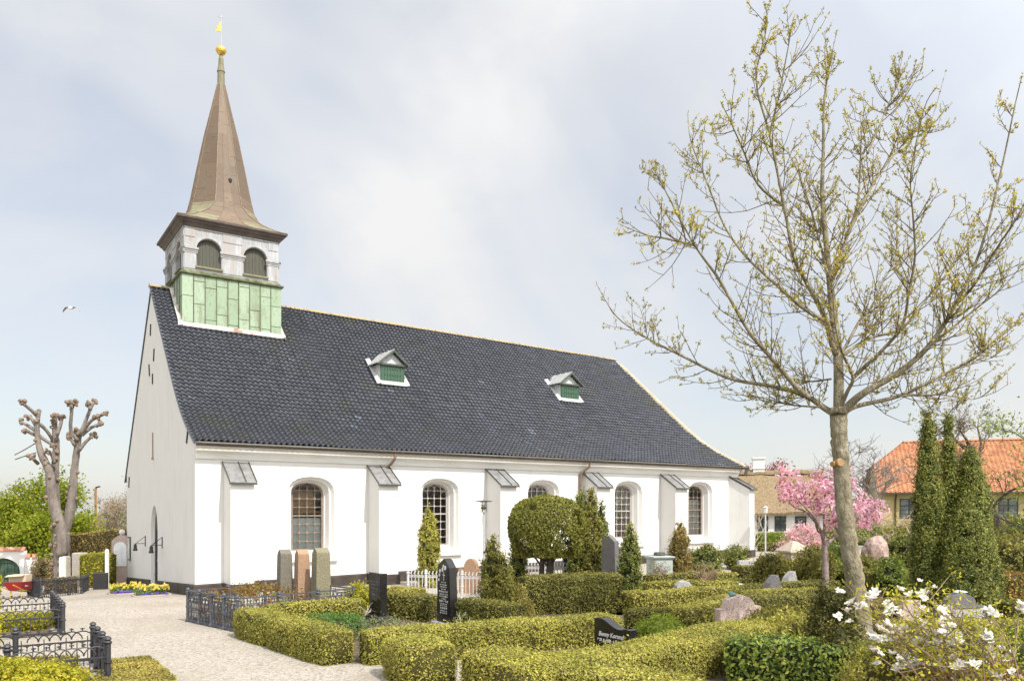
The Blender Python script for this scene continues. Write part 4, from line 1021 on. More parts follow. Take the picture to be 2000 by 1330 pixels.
# ---- wall lamps either side of the church door
for k, b in enumerate((8.09, 4.83)):
    z = 1.25 if k == 0 else 1.3; t = thing('wall_lamp', ['black bracket lamp on the gable wall left of the church door', 'black bracket lamp on the gable wall right of the church door'][k], 'wall lamp', C(0, b, z), 'bracket lamps at the church door')
    m = MB(); m.bar(C(-.01, b, z-.1), C(-.01, b, z+.28), .03); m.bar(C(-.02, b, z), C(-.36, b, z-.0), .022); m.bar(C(-.02, b, z+.26), C(-.32, b, z+.02), .018); m.build('bracket', m_iron, t)
    m = MB(); m.lathe(C(-.35, b, z-.26), [(.075, 0), (.09, .03), (.06, .1), (.06, .2), (.02, .26)], 8); hd = m.build('lamp_head', m_iron, t)
    m = MB(); m.lathe(C(-.35, b, z-.235), [(.055, 0), (.058, .1)], 8); m.build('bulb', m_lampg, hd)
t = thing('notice_board', 'narrow grey notice board at the far end of the church gable', 'notice board', C(0, 11.9, 1)); m = MB(); m.box(C(-.05, 11.5, .45), np.array(C(0, .55, 0))-C(0, 0, 0), np.array(C(.05, 0, 0))-C(0, 0, 0), (0, 0, .95)); m.build('frame', m_corn, t)
m = MB(); m.box(C(-.055, 11.55, .5), np.array(C(0, .45, 0))-C(0, 0, 0), np.array(C(.004, 0, 0))-C(0, 0, 0), (0, 0, .85)); m.build('panel', m_lampg, t)
# ---- wheelbarrow with a box
Y = 25.2; x = gx(40, Y); t = thing('wheelbarrow', 'red wheelbarrow with yellow legs parked by the white gate wall', 'wheelbarrow', tuple(G(x, Y)))
m_red = M('red_paint', [(.30, .012, .02), (.38, .02, .03)], 4, .45); m_yel = M('yellow_paint', [(.55, .36, .03)], 4, .5)
m = MB(); rs = []
for z, a, b in ((.24, .20, .3), (.5, .31, .42)): rs.append([G(x-a, Y-b, z), G(x+a, Y-b, z), G(x+a, Y+b, z), G(x-a, Y+b, z)])
rs2 = [[np.array(p)*1 for p in rs[1]], [G(x-.29, Y-.40, .49), G(x+.29, Y-.40, .49), G(x+.29, Y+.40, .49), G(x-.29, Y+.40, .49)], [G(x-.18, Y-.28, .27), G(x+.18, Y-.28, .27), G(x+.18, Y+.28, .27), G(x-.18, Y+.28, .27)]]
m.rings(rs+rs2, True, (True, True)); m.build('tray', m_red, t)
for s in (-1, 1):
    m = MB(); m.tube([G(x+s*.17, Y-.25, 0), G(x+s*.17, Y-.2, .24)], .018, 6); m.build('leg', m_yel, t)
    m = MB(); m.tube([G(x+s*.1, Y+.5, .16), G(x+s*.2, Y-.2, .24), G(x+s*.24, Y-.75, .42)], .017, 6); m.build('handle', m_yel, t)
m = MB(); m.rings([[G(x+dx, Y+.55+r*math.cos(a), .17+r*math.sin(a)) for a in np.linspace(0, 6.28, 15)[:-1]] for dx, r in ((-.04, .12), (-.035, .17), (.035, .17), (.04, .12))]); m.build('wheel', m_iron, t)
t = thing('cardboard_box', 'pale cardboard box sitting in the red wheelbarrow', 'box', tuple(G(x, Y, .42))); m = MB(); m.cbox(G(x, Y), .5, .4, G(x, Y, .36)[2], G(x, Y, .72)[2], .1); m.build('carton', M('cardboard', [(.48, .40, .28), (.56, .48, .35)], 3, .9), t)
m = MB(); m.add([G(x-.26, Y-.21, .72), G(x+.25, Y-.18, .72), G(x+.27, Y-.36, .68), G(x-.27, Y-.38, .66)], [(0, 1, 2, 3)]); m.build('flap', M('cardboard2', [(.5, .42, .3)], 3, .9), t)
# ---- seagull
cg_ = np.array(W(139, 602, 45)); t = thing('seagull', 'white seagull gliding in the sky left of the church', 'bird', tuple(cg_)); m_gw = M('gull_white', [(.8, .79, .77)], 3); m_gg = M('gull_grey', [(.22, .21, .20), (.3, .29, .28)], 3)
m = MB(); m.tube([cg_+np.array(p) for p in ((-.05, .3, .03), (0, .12, .02), (.02, -.05, 0), (.03, -.2, -.04), (.05, -.3, -.07))], [.02, .06, .085, .07, .02], 8); m.build('body', m_gw, t, smooth=True)
for s in (-1, 1):
    m = MB(); pw = [(0.03, 0), (.2, .05), (.30, .03), (.42, -.1), (.48, -.2)]; rs = []
    for i, (a, z) in enumerate(pw): k = [.10, .10, .085, .055, .01][i]; rs.append([cg_+np.array([s*a, k+.02*i, z]), cg_+np.array([s*a, k*.2, z+.02]), cg_+np.array([s*a, -k, z]), cg_+np.array([s*a, 0, z-.012])])
    m.rings(rs); m.build('wing', m_gg, t)
# ---- churchyard wall with gate at the left
m_wtile = M('red_coping_tile', [(.30, .12, .07), (.42, .20, .12), (.5, .3, .2)], 3, .8, .3)
def yardwall(label, px0, px1, Y0, Y1, top, th, gate=None):
    p = np.array([gx(px0, Y0), Y0]); q = np.array([gx(px1, Y1), Y1]); g = min(float(tz(*p)), float(tz(*q)))-.4; L = np.linalg.norm(q-p); e = (q-p)/L; w_ = np.array([-e[1], e[0]])
    t = thing('boundary_wall', label, 'wall', (p[0], p[1], g+.4)); m = MB()
    def Q(s, o, z): return (p[0]+e[0]*s+w_[0]*o, p[1]+e[1]*s+w_[1]*o, z)
    out = [(0, g), (L, g), (L, top), (0, top)]
    if gate:
        gc, ghw, gt = gate; arcp = [(gc-ghw, g+.001)]+[(gc-ghw*math.cos(a), gt-ghw*.8+ghw*.8*math.sin(a)) for a in np.linspace(0, math.pi, 11)]+[(gc+ghw, g+.001)]
        out = [(0, g), (gc-ghw, g)]+arcp[1:-1]+[(gc+ghw, g), (L, g), (L, top), (0, top)]
    v, f = fill_face(out, [], lambda s, z: Q(s, 0, z)); m.add(v, f); v, f = fill_face(out, [], lambda s, z: Q(s, th, z)); m.add(v, f)
    n = len(out)
    m.add([Q(s, 0, z) for s, z in out]+[Q(s, th, z) for s, z in out], [(i, (i+1) % n, n+(i+1) % n, n+i) for i in range(n)])
    m.build('wall', m_wall, t)
    m = MB(); k = int(L/.22)
    for i in range(k):
        s = L*(i+.5)/k
        for o0, o1 in ((-.08, th/2), (th+.08, th/2)):
            rs = []
            for o, z in ((o0, top-.02), (o1, top+.16)): rs.append([Q(s+.12*math.cos(a), o, z+.07*math.sin(a)) for a in np.linspace(0, math.pi, 5)])
            m.rings(rs)
    m.build('coping', m_wtile, t)
    return t, Q, g
zt = W(0, 1076, 46)[2]
t, Q, g = yardwall('whitewashed gate wall with arched opening and red tile coping', -75, 47, 46, 46.5, zt, .4, (2.15, .95, W(0, 1090, 46)[2]))
m = MB(); mg_ = M('dark_green_boards', [(.035, .07, .045), (.05, .10, .065)], 3, .6, .2, co=(6, 1, 1))
gt_ = W(0, 1090, 46)[2]
for i in range(10):
    s = 1.24+i*.19; h = gt_-.95*.8+.95*.8*math.sqrt(max(0, 1-((s+.08-2.15)/.95)**2))-.04
    a = Q(s, .18, g); b = Q(s+.16, .18, g); m.add([a, b, (b[0], b[1], h), (a[0], a[1], h)]+[(x_[0], x_[1]+.05, x_[2]) for x_ in (a, b, (b[0], b[1], h), (a[0], a[1], h))], [(0, 1, 2, 3), (4, 5, 6, 7), (0, 1, 5, 4), (1, 2, 6, 5), (2, 3, 7, 6), (3, 0, 4, 7)])
m.bar(Q(1.22, .15, g+1.0), Q(3.08, .15, g+1.0), .1, .05); m.bar(Q(1.22, .15, g+1.9), Q(3.08, .15, g+1.9), .1, .05); m.build('gate', mg_, t)
yardwall('lower stepped piece of white wall with red tiles right of the gate', 48, 73, 46.0, 46.3, W(0, 1089, 46)[2], .4)
yardwall('low white wall with red tiles beside the pollarded tree', 74, 250, 47, 52, W(0, 1108, 48)[2], .4)
# ---- stones and posts near the pollard
m_post = M('granite_post', [(.30, .27, .23), (.42, .38, .33)], 5, .9, .3)
for k, (px, Y, h, w_, mat, lb) in enumerate(((122, 31, 1.25, .16, M('white_paint', [(.75, .75, .74)], 5), 'white painted stone post in front of the pollarded tree'), (129.5, 33, 1.3, .22, m_post, 'slim granite post right of the pollarded tree'), (156, 34, 1.45, .42, m_post, 'broad granite gate post right of the pollarded tree'), (209, 31, 1.5, .1, M('white_paint2', [(.75, .75, .74)], 5), 'thin white post beside the trimmed hedge'))):
    x = gx(px, Y); t = thing('stone_post', lb, 'post', tuple(G(x, Y))); m = MB(); m.lathe(G(x, Y), [(w_/2, -.2), (w_/2, h-.04), (w_/2-.03, h)], 4, ph=.6, sq=True); m.build('shaft', mat, t)
t, p = head('gravestone', 'squat black gravestone near the left end of the church', 195, 29.5, .48, .62, m_blackr, 'rect', .2, .2)
Y = 33; x = gx(235, Y); g = float(tz(x, Y)); t = thing('memorial', 'pink stone memorial with a white arched plaque and ball on top', 'memorial', (x, Y, g))
m = MB(); m.prism([(-.34, -.2), (.34, -.2), (.34, 1.85), (.18, 2.0), (0, 2.1), (-.18, 2.0), (-.34, 1.85)], lambda u, z, tt: (x+u*.97, Y+u*.2+tt, g+z), 0, .3); m.build('body', m_pink, t)
m = MB(); m.prism([(-.25, .8), (.25, .8)]+[(.25*math.cos(a), 1.55+.25*math.sin(a)) for a in np.linspace(0, math.pi, 9)], lambda u, z, tt: (x+u*.97, Y+u*.2+tt, g+z), -.03, .02); m.build('plaque', M('white_plaque', [(.76, .77, .77)], 5), t)
m = MB(); m.sphere((x, Y+.15, g+2.2), .12, 10, 8); m.build('ball', M('white_ball', [(.7, .68, .65)], 5), t)
# tall wooden lamp pole behind
Y = 58; x = gx(187, Y); g = float(tz(x, Y)); t = thing('lamp_pole', 'brown wooden street lamp pole behind the pollarded tree', 'street lamp', (x, Y, g)); ztop = W(0, 952, Y)[2]
m = MB(); m.tube([(x, Y, g-.3), (x, Y, ztop)], [.1, .08], 8); m.build('pole', M('brown_pole', [(.32, .17, .07), (.26, .14, .06)], 3), t)
m = MB(); m.bar((x, Y, ztop), (x+.35, Y-.1, ztop+.08), .12, .08); m.build('lamp_head', m_iron, t)
# ================================================================ VEGETATION
GOLD = leafM('golden_yew_leaf', [(0.232, 0.232, 0.0427), (0.303, 0.3, 0.0506), (0.381, 0.372, 0.0617), (0.466, 0.443, 0.0854), (0.479, 0.405, 0.156)], .3, brown=.55)
OLIVE = leafM('olive_yew_leaf', [(0.141, 0.144, 0.036), (0.199, 0.196, 0.043), (0.277, 0.26, 0.0547), (0.363, 0.323, 0.0723)], .3, brown=.55)
GREEN = leafM('box_green_leaf', [(0.0571, 0.108, 0.0252), (0.128, 0.188, 0.0353), (0.228, 0.295, 0.0504), (0.4, 0.43, 0.0756)], .3, brown=.55)
DYEW = leafM('dark_yew_leaf', [(0.0548, 0.084, 0.0228), (0.125, 0.161, 0.039), (0.235, 0.252, 0.0569), (0.406, 0.385, 0.0894)], .25)
JUN = leafM('juniper_leaf', [(0.0276, 0.0341, 0.00924), (0.0618, 0.0682, 0.0158), (0.118, 0.113, 0.0231), (0.2, 0.171, 0.0462)], .25)
LIME = leafM('lime_leaf', [(.12, .18, .015), (.20, .27, .025), (.30, .36, .05)], .45)
CYPG = leafM('golden_cypress_leaf', [(0.175, 0.188, 0.0144), (0.338, 0.338, 0.024), (0.5, 0.463, 0.036), (0.575, 0.5, 0.06)], .4)
BROWNY = leafM('bronze_thuja_leaf', [(0.126, 0.099, 0.0336), (0.234, 0.18, 0.0504), (0.36, 0.27, 0.0756), (0.432, 0.306, 0.118)], .3)
MOSS = leafM('moss_leaf', [(.22, .20, .04), (.33, .29, .06), (.38, .30, .11)], .2)
BUD = leafM('bud_leaf', [(0.288, 0.264, 0.036), (0.456, 0.408, 0.06), (0.576, 0.516, 0.096), (0.336, 0.216, 0.096)], .35)
PINK = leafM('pink_petal', [(.70, .31, .45), (.82, .48, .61), (.87, .66, .75), (.86, .58, .70)], .5)
PALEP = leafM('pale_pink_petal', [(.66, .38, .42), (.78, .56, .58), (.55, .25, .28)], .4)
WHITE = leafM('white_petal', [(.78, .76, .72), (.84, .82, .80), (.82, .76, .70)], .35)
REDL = leafM('red_leaf', [(.20, .02, .02), (.32, .05, .04), (.38, .12, .06)], .35)
ROSEL = leafM('rose_leaf', [(.10, .13, .02), (.26, .09, .025), (.34, .15, .04), (.16, .18, .03), (.40, .28, .08)], .35)
BARK = M('grey_bark', [(.13, .115, .085), (.24, .215, .165), (.33, .30, .24)], 6, .9, 1, 22, co=(1, 1, .35), bdist=.05)
BARKY = M('young_bark', [(.14, .12, .078), (.27, .232, .155), (.40, .355, .26)], 9, .9, 1, 26, co=(1, 1, .4), bdist=.07)
TWIG = M('twig_bark', [(.085, .058, .036), (.145, .105, .068)], 8, .8)
DBARK = M('dark_bark', [(.06, .05, .04), (.12, .10, .08)], 6, .9, .8, 20, co=(1, 1, .3))
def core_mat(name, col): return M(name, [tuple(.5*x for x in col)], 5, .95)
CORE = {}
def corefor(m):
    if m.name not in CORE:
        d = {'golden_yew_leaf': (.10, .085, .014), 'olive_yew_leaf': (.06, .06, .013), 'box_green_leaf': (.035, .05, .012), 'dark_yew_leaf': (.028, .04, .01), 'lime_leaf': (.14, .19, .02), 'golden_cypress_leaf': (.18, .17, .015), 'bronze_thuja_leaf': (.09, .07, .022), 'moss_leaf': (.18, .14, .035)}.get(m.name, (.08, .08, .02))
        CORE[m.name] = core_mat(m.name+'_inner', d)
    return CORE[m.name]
# ---- hedges
HG = 'clipped hedges between the graves'
def hedge(label, pts, w, h, mat, dens=900, size=.05, cat='hedge', group=HG, rough=.03, lift=0, name='hedge', tips=.0):
    pts = [np.array(p, float) for p in pts]; path = []
    for p, q in zip(pts, pts[1:]):
        k = max(1, int(np.linalg.norm(q-p)/.3))
        for i in range(k): path.append(p+(q-p)*i/k)
    path.append(pts[-1]); n = len(path); rs = []
    r = min(.075, w*.2)
    cs = [(-w/2, 0), (-w/2*1.03, h*.45), (-w/2, h-r), (-w/2+r*.35, h-r*.3), (-w/2+r, h), (0, h*1.012), (w/2-r, h), (w/2-r*.35, h-r*.3), (w/2, h-r), (w/2*1.03, h*.45), (w/2, 0)]
    for i, p in enumerate(path):
        t = unit(path[min(i+1, n-1)]-path[max(i-1, 0)]); s = np.array([t[1], -t[0]]); g = float(tz(p[0], p[1]))+lift
        k = 1.0
        end = min(i, n-1-i)
        if end == 0: k = .86
        rs.append([np.array([p[0]-s[0]*o*k, p[1]-s[1]*o*k, g+z*(1 if z < h*.5 else (.97 if end == 0 else 1))]) for o, z in cs])
    mb = MB(); mb.rings(rs, True, (True, True)); v = np.array(mb.v)
    ctr = v.mean(0)
    dl = lump(v, 2.2, rough*1.3, len(label))+lump(v, 7, rough*.5, len(label)+1)
    up = v[:, 2] > float(tz(ctr[0], ctr[1]))+h*.2
    v[:, 2] += dl*up*.7; v[:, 0] += dl*.5
    A = area(v, mb.f); N = int(A*dens); P, Nn = scatter(v, mb.f, N)
    # normals outward from the path axis
    ax = np.array([np.append(p, float(tz(p[0], p[1]))+h*.5) for p in path])
    step = ax[np.argmin(((P[:, None, :2]-ax[None, :, :2])**2).sum(-1), 1)] if N < 60000 else ax[rng.integers(0, n, N)]
    sg = np.sign(np.sum(Nn*(P-step), 1)); sg[sg == 0] = 1; Nn = Nn*sg[:, None]
    P = P+Nn*rng.uniform(-.05, .02+tips, N)[:, None]; k_ = rng.random(N) < .035; P[k_] += Nn[k_]*rng.uniform(.02, .075, k_.sum())[:, None]+np.array([0, 0, .015])
    gap = lump(P, 8, 1, len(label)+3)+.8*lump(P, 15, 1, len(label)+7) < 1.05; P, Nn = P[gap], Nn[gap]
    Q_ = leaf_quads(P, Nn, size, .5, .8, .3)
    cv = ax.mean(0)
    core = v.copy(); step2 = ax[np.argmin(((core[:, None, :2]-ax[None, :, :2])**2).sum(-1), 1)]
    d = core-step2; core = step2+d*(1-.035/np.maximum(.1, np.linalg.norm(d, axis=1)))[:, None]
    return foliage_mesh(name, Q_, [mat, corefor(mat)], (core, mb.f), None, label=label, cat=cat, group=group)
def hp(px, py, h): Y = (EYE-h)*F/(py-1000); return (gx(px, Y), Y)
NEAR, SZ = 4600, .04
hedge('golden hedge along the gravel path beside the grey iron fence', [(-5.15, 15.6), (-4.2, 14.45)], .62, .55, GOLD, NEAR, .033)
hedge('golden hedge at the gravel path ending in the nearest sharp corner', [(-4.15, 14.35), (-2.72, 12.62)], .60, .53, GOLD, NEAR, .033)
hedge('long golden hedge running right from the path corner past the wavy black gravestone', [(-2.35, 12.72), (.0, 13.85), (1.9, 14.75)], .55, .53, GOLD, NEAR, .033)
hedge('golden hedge running behind the green ground cover below the grey iron fence', [(-5.0, 16.35), (-3.3, 17.35)], .5, .52, GOLD, 2400, .042)
hedge('short brownish golden hedge block nearest the gravel at the bottom', [(-1.08, 10.9), (-1.6, 12.0)], .78, .57, GOLD, NEAR, .033)
hedge('golden hedge slanting out of the bottom edge of the picture', [(-.42, 11.0), (.7, 9.9), (1.9, 8.6)], .85, .56, GOLD, NEAR, .033)
hedge('broad golden hedge rising to the right in front of the wavy black gravestone', [(.0, 9.65), (1.72, 11.06), (4.3, 13.75)], .95, .55, GOLD, NEAR, .033)
hedge('dark green box hedge in front of the tall bushes at the right', [(3.15, 11.5), (5.0, 10.6)], .8, .62, GREEN, 1300, .07)
hedge('dense yew hedge behind the black gravestones', [(-2.85, 18.1), (-1.7, 17.75)], .6, .60, OLIVE, 2200, .043)
hedge('low yew hedge right of the stone with roses, ending round', [(-1.15, 16.9), (-.3, 16.2), (.08, 15.85)], .6, .58, OLIVE, 2200, .043)
hedge('thin golden hedge in front of the left part of the white fence', [(-3.2, 21.0), (-2.3, 20.6)], .5, .42, GOLD, 1700, .045)
hedge('tall clipped hedge block in front of the round topped yew', [(.25, 19.0), (2.55, 19.5)], .8, .90, OLIVE, 2200, .043)
hedge('long hedge row right of the tall hedge block', [(2.7, 19.0), (4.4, 20.0), (5.9, 21.0)], .6, .5, GOLD, 1700, .045)
hedge('second long hedge row right of the tall hedge block, nearer', [(3.2, 15.9), (4.15, 17.0), (5.2, 18.6)], .65, .5, GOLD, 1700, .045)
hedge('dark hedge piece left of the pink granite gravestone', [(2.3, 16.2), (3.4, 16.2)], .55, .45, OLIVE, 1700, .045)
hedge('thin hedge line behind the low grey boulder stone', [(3.6, 21.7), (6.3, 22.4)], .5, .5, GOLD, 1300, .05)
hedge('hedge line in front of the green tomb chest', [(4.0, 24.0), (6.2, 24.6)], .5, .5, OLIVE, 700, .06)
hedge('hedge line in front of the dark triangular stone', [(5.5, 19.3), (8.2, 20.3)], .55, .5, GOLD, 1500, .045)
hedge('darker hedge line behind the pink granite gravestone', [(5.1, 17.7), (8.0, 18.9)], .55, .55, OLIVE, 1500, .045)
hedge('hedge around the dark triangular stone', [(5.9, 21.0), (9.1, 22.6)], .5, .5, OLIVE, 1300, .05)
hedge('square cut brown hedge block near the church corner', [(7.35, 26.2), (8.35, 26.5)], .8, .58, OLIVE, 1300, .05)
hedge('low golden hedge in front of the brown conifer', [(5.6, 25.0), (7.2, 26.0)], .5, .4, GOLD, 700, .055)
hedge('low golden hedge beside the square hedge block', [(5.9, 23.6), (7.2, 24.0)], .5, .42, GOLD, 700, .055)
hedge('hedge strip left of the junipers', [(7.3, 24.0), (8.8, 24.8)], .5, .5, OLIVE, 700, .055)
hedge('far golden hedge strip at the church corner', [(9.0, 29.0), (11.2, 30.0)], .6, .5, GOLD, 600, .06)
hedge('bright golden hedge with a flat face right of the leaning tree trunk', [(10.0, 22.8), (12.2, 23.4)], .7, .7, GOLD, 1500, .045)
hedge('brownish low hedge right of the leaning tree trunk', [(7.2, 16.9), (9.0, 17.4)], .7, .55, BROWNY, 1500, .045)
hedge('golden hedge in front of the scrolled grey gravestone', [(6.3, 13.6), (9.5, 13.9)], .8, .52, GOLD, 2000, .045)
hedge('yellow and reddish hedge at the right edge behind the magnolia', [(11.4, 19.0), (14, 20.0)], .9, .95, ROSEL, 800, .07)
hedge('dark hedge below the reddish hedge at the right edge', [(9.9, 16.2), (12, 16.8)], .7, .6, OLIVE, 1500, .045)
hedge('trimmed hedge in front of the thatched cottage windows', [(13.1, 43), (16.0, 42)], .8, .72, LIME, 300, .09)
hedge('lower trimmed hedge in front of the cottage hedge', [(12.0, 39.0), (13.6, 38.8)], .7, .42, OLIVE, 350, .08)
hedge('tall brownish trimmed hedge left of the church', [(gx(150, 44), 44), (gx(252, 40), 40)], 1.2, 1.0+float(EYE-.45-1.6-tz(gx(200, 42), 42)), BROWNY, 300, .10)
hedge('golden green hedge behind the squat black gravestone', [(gx(170, 32), 32), (gx(213, 31.5), 31.5)], .8, 1.35, CYPG, 400, .08)
hedge('tall yellow hedge cut off by the left picture edge', [(-9.5, 14.2), (-9.1, 13.8)], .55, 1.45, CYPG, 900, .07)
hedge('small golden hedge inside the farther arched iron fence', [(-11.6, 16.0), (-9.6, 16.6)], .9, .32, CYPG, 1500, .045)
hedge('low reddish golden planting inside the nearer arched iron fence', [(-7.6, 11.1), (-6.3, 11.4)], 1.0, .30, MOSS, 1700, .045)
hedge('low planting inside the small black fence by the pollarded tree', [(gx(88, 27), 27), (gx(150, 27.5), 27.5)], .8, .55, BROWNY, 500, .07)
# ---- lumpy shrubs and conifers
def clump_foliage(name, label, cat, base, prof, mat, n_cl, per, size, sig, up=1.0, out=.6, core_k=.8, group=None, stem=None, seed=1, lumps=.12, asp=.42, squash=None, corem=True, z0=None, fall=.0):
    """prof: [(r, z)] silhouette; leaf sprays in clumps on the surface"""
    g = np.array(base, float); n = 20; zs = np.array([z for r, z in prof]); rr_ = np.array([r for r, z in prof]); zz = np.linspace(zs[0], zs[-1], 14); rv = np.interp(zz, zs, rr_)
    sx, sy = squash or (1, 1); mb = MB(); mb.rings([[g+np.array([r*sx*math.cos(2*math.pi*k/n), r*sy*math.sin(2*math.pi*k/n), z]) for k in range(n)] for r, z in zip(rv, zz)])
    v = np.array(mb.v); rmax = rr_.max(); dl = lump(v-g, 2.4/max(.25, rmax), lumps, seed)+lump(v-g, 6/max(.25, rmax), lumps*.6, seed+5)
    rad = v-np.array([g[0], g[1], 0]); rad[:, 2] = 0; v = v+rad*dl[:, None]
    P, _ = scatter(v, mb.f, n_cl)
    axis = np.stack([np.full(n_cl, g[0]), np.full(n_cl, g[1]), P[:, 2]], 1); o = unit(P-axis+rng.normal(0, .02, (n_cl, 3)))
    dr = unit(o*out+np.array([0, 0, up])+rng.normal(0, .25, (n_cl, 3)))
    csz = rng.uniform(.6, 1.5, n_cl)
    idx = np.repeat(np.arange(n_cl), per); m = len(idx)
    L = rng.uniform(-.8, 1.2, m)[:, None]*sig*1.6*csz[idx][:, None]
    PP = P[idx]+dr[idx]*L+rng.normal(0, sig*.55, (m, 3))*csz[idx][:, None]
    keep = PP[:, 2] > g[2]+zs[0]-.05; PP = PP[keep]; idx = idx[keep]
    q = leaf_quads(PP, unit(o[idx]+.5*dr[idx]), size, asp, 1.0, .8)
    t = thing(name, label, cat, tuple(g), group)
    core = None
    if corem:
        cv = v.copy(); rad = cv-np.array([g[0], g[1], 0]); rad[:, 2] = 0; cv = cv-rad*(1-core_k); cv[:, 2] = g[2]+zs[0]+(cv[:, 2]-g[2]-zs[0])*.97; core = (cv, mb.f)
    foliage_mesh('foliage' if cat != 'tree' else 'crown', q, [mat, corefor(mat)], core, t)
    if stem:
        m_ = MB(); m_.tube([g+np.array([0, 0, -.2]), g+np.array([.02, 0, zs[0]+.3*(zs[-1]-zs[0])])], [stem, stem*.7], 7); m_.build('trunk', DBARK, t)
    return t
def cone(r, h, k=1.0, z0=.0): return [(r*.75, z0), (r, z0+(h-z0)*.12), (r*.9, z0+(h-z0)*.35), (r*.66*k, z0+(h-z0)*.62), (r*.35*k, z0+(h-z0)*.85), (.02, h)]
def top(py, Y): return EYE+(1000-py)/F*Y
def conif(name, label, px, Y, ytop, r, mat, n_cl, per=22, size=.06, sig=.045, k=1.0, cat='conifer', **kw):
    x = gx(px, Y); g = G(x, Y); h = top(ytop, Y)-g[2]; return clump_foliage(name, label, cat, g, cone(r, h, k), mat, n_cl, per, size, sig, stem=.05, **kw)
conif('columnar_conifer', 'slim golden conifer in front of the second church window', 838, 24.5, 992, .33, GOLD, 420, 24, .07, .05, 1.15, seed=2)
x = gx(965, 19)
conif('bushy_conifer', 'olive conifer with several tips left of the tall hedge block', 962, 19, 1047, .30, OLIVE, 330, 24, .06, .05, 1.0, seed=3)
conif('bushy_conifer', 'broader low olive conifer leaning against the taller one by the hedge block', 984, 18.8, 1082, .30, OLIVE, 280, 24, .06, .05, 1.0, seed=4)
conif('dwarf_conifer', 'small pale golden dwarf conifer in front of the hedge block', 1018, 17.6, 1142, .15, MOSS, 120, 22, .05, .04, 1.1, seed=5)
conif('dwarf_conifer', 'lowest pale golden dwarf conifer beside the taller one', 1030, 17.2, 1172, .16, MOSS, 110, 22, .05, .04, 1.1, seed=6)
conif('dark_conifer', 'dark conifer left under the round topped yew', 1012, 22.2, 1035, .26, DYEW, 300, 22, .06, .045, 1.2, seed=7)
conif('tall_conifer', 'tall dark green conifer right behind the round topped yew', 1134, 23.0, 957, .34, DYEW, 480, 24, .065, .055, 1.2, seed=8)
conif('tall_conifer', 'tall green conifer with a pointed tip beside the dark slanted gravestone', 1155, 22.8, 953, .34, OLIVE, 480, 24, .065, .055, 1.15, seed=9)
conif('tall_conifer', 'shorter green conifer at the right of the conifer group', 1173, 22.9, 982, .26, DYEW, 330, 24, .065, .05, 1.2, seed=10)
conif('columnar_conifer', 'slim dark thuja in front of the fourth church window', 1231, 20.5, 1024, .28, DYEW, 420, 24, .06, .045, 1.25, seed=11)
conif('bronze_conifer', 'bronze coloured conifer left of the last church window', 1328, 26, 1019, .36, BROWNY, 380, 22, .07, .06, 1.1, seed=12)
conif('dark_conifer', 'small dark conifer behind the slanted gravestone', 1207, 23.5, 1062, .16, DYEW, 130, 20, .06, .045, 1.1, seed=13)
def bush(name, label, px, Y, ytop, r, mat, n_cl, per=22, size=.06, sig=.06, sq=None, up=.7, seed=1, zb=0.02, group=None, **kw):
    x = gx(px, Y); g = G(x, Y); h = top(ytop, Y)-g[2]
    return clump_foliage(name, label, 'shrub', g, [(r*.6, zb), (r*.95, zb+(h-zb)*.3), (r, zb+(h-zb)*.5), (r*.78, zb+(h-zb)*.78), (r*.42, zb+(h-zb)*.94), (.05, h)], mat, n_cl, per, size, sig, up, .9, .8, squash=sq, seed=seed, group=group, **kw)
bush('cypress_bush', 'green spreading cypress bush below the last church window', 1380, 28, 1068, .50, DYEW, 260, 22, .08, .08, seed=21, lumps=.3)
bush('cypress_bush', 'small green cypress bush at the church corner', 1437, 30, 1067, .34, DYEW, 170, 20, .08, .08, seed=22, lumps=.3)
bush('juniper_bush', 'rounded grey green juniper left of the cherry trunk', 1506, 24, 1084, .50, OLIVE, 330, 22, .08, .08, seed=23, lumps=.2)
bush('juniper_bush', 'spiky olive juniper in front of the cherry trunk', 1592, 23.8, 1070, .48, OLIVE, 420, 22, .08, .09, seed=24, lumps=.25, up=1.2)
bush('cypress_bush', 'dark cypress bush below the large pink boulder', 1768, 26, 1045, .62, DYEW, 420, 24, .08, .09, seed=25, lumps=.3)
bush('juniper_bush', 'olive bush between the leaning trunk and the boulder', 1690, 24.0, 1092, .36, OLIVE, 280, 22, .08, .08, seed=26, lumps=.25)
bush('green_shrub', 'fresh green shrub behind the leaning trunk', 1636, 26, 1065, .5, GREEN, 260, 22, .09, .09, seed=27)
bush('green_shrub', 'low bright green shrub left of the big columnar yew', 1737, 22.5, 1090, .42, GREEN, 200, 22, .07, .07, seed=28)
bush('lime_shrub', 'small lime green mound beside the wavy black gravestone', 1290, 14.2, 1205, .40, LIME, 260, 26, .04, .045, seed=29, sq=(1, .8))
bush('golden_bush', 'round clipped yellow bush in front of the thatched cottage', 1513, 41, 1044, .55, LIME, 160, 20, .1, .1, seed=30, lumps=.04)
bush('heather_bush', 'grey green feathery bush at the right edge', 1985, 20, 1048, .7, OLIVE, 300, 22, .08, .09, seed=31, up=1.3)
bush('grey_shrub', 'loose greyish shrub right of the pink granite gravestone', 1520, 15.3, 1192, .55, OLIVE, 330, 22, .06, .06, seed=32, lumps=.3, sq=(1.2, .7))
bush('golden_shrub', 'loose golden shrub in front of the grey shrub at the right', 1560, 13.4, 1205, .6, GOLD, 360, 22, .06, .06, seed=33, lumps=.3, sq=(1.2, .7))
bush('yellow_shrub', 'yellow green leafy bush at the right end of the grey iron fence', 703, 18.3, 1140, .36, CYPG, 220, 22, .05, .05, seed=34)
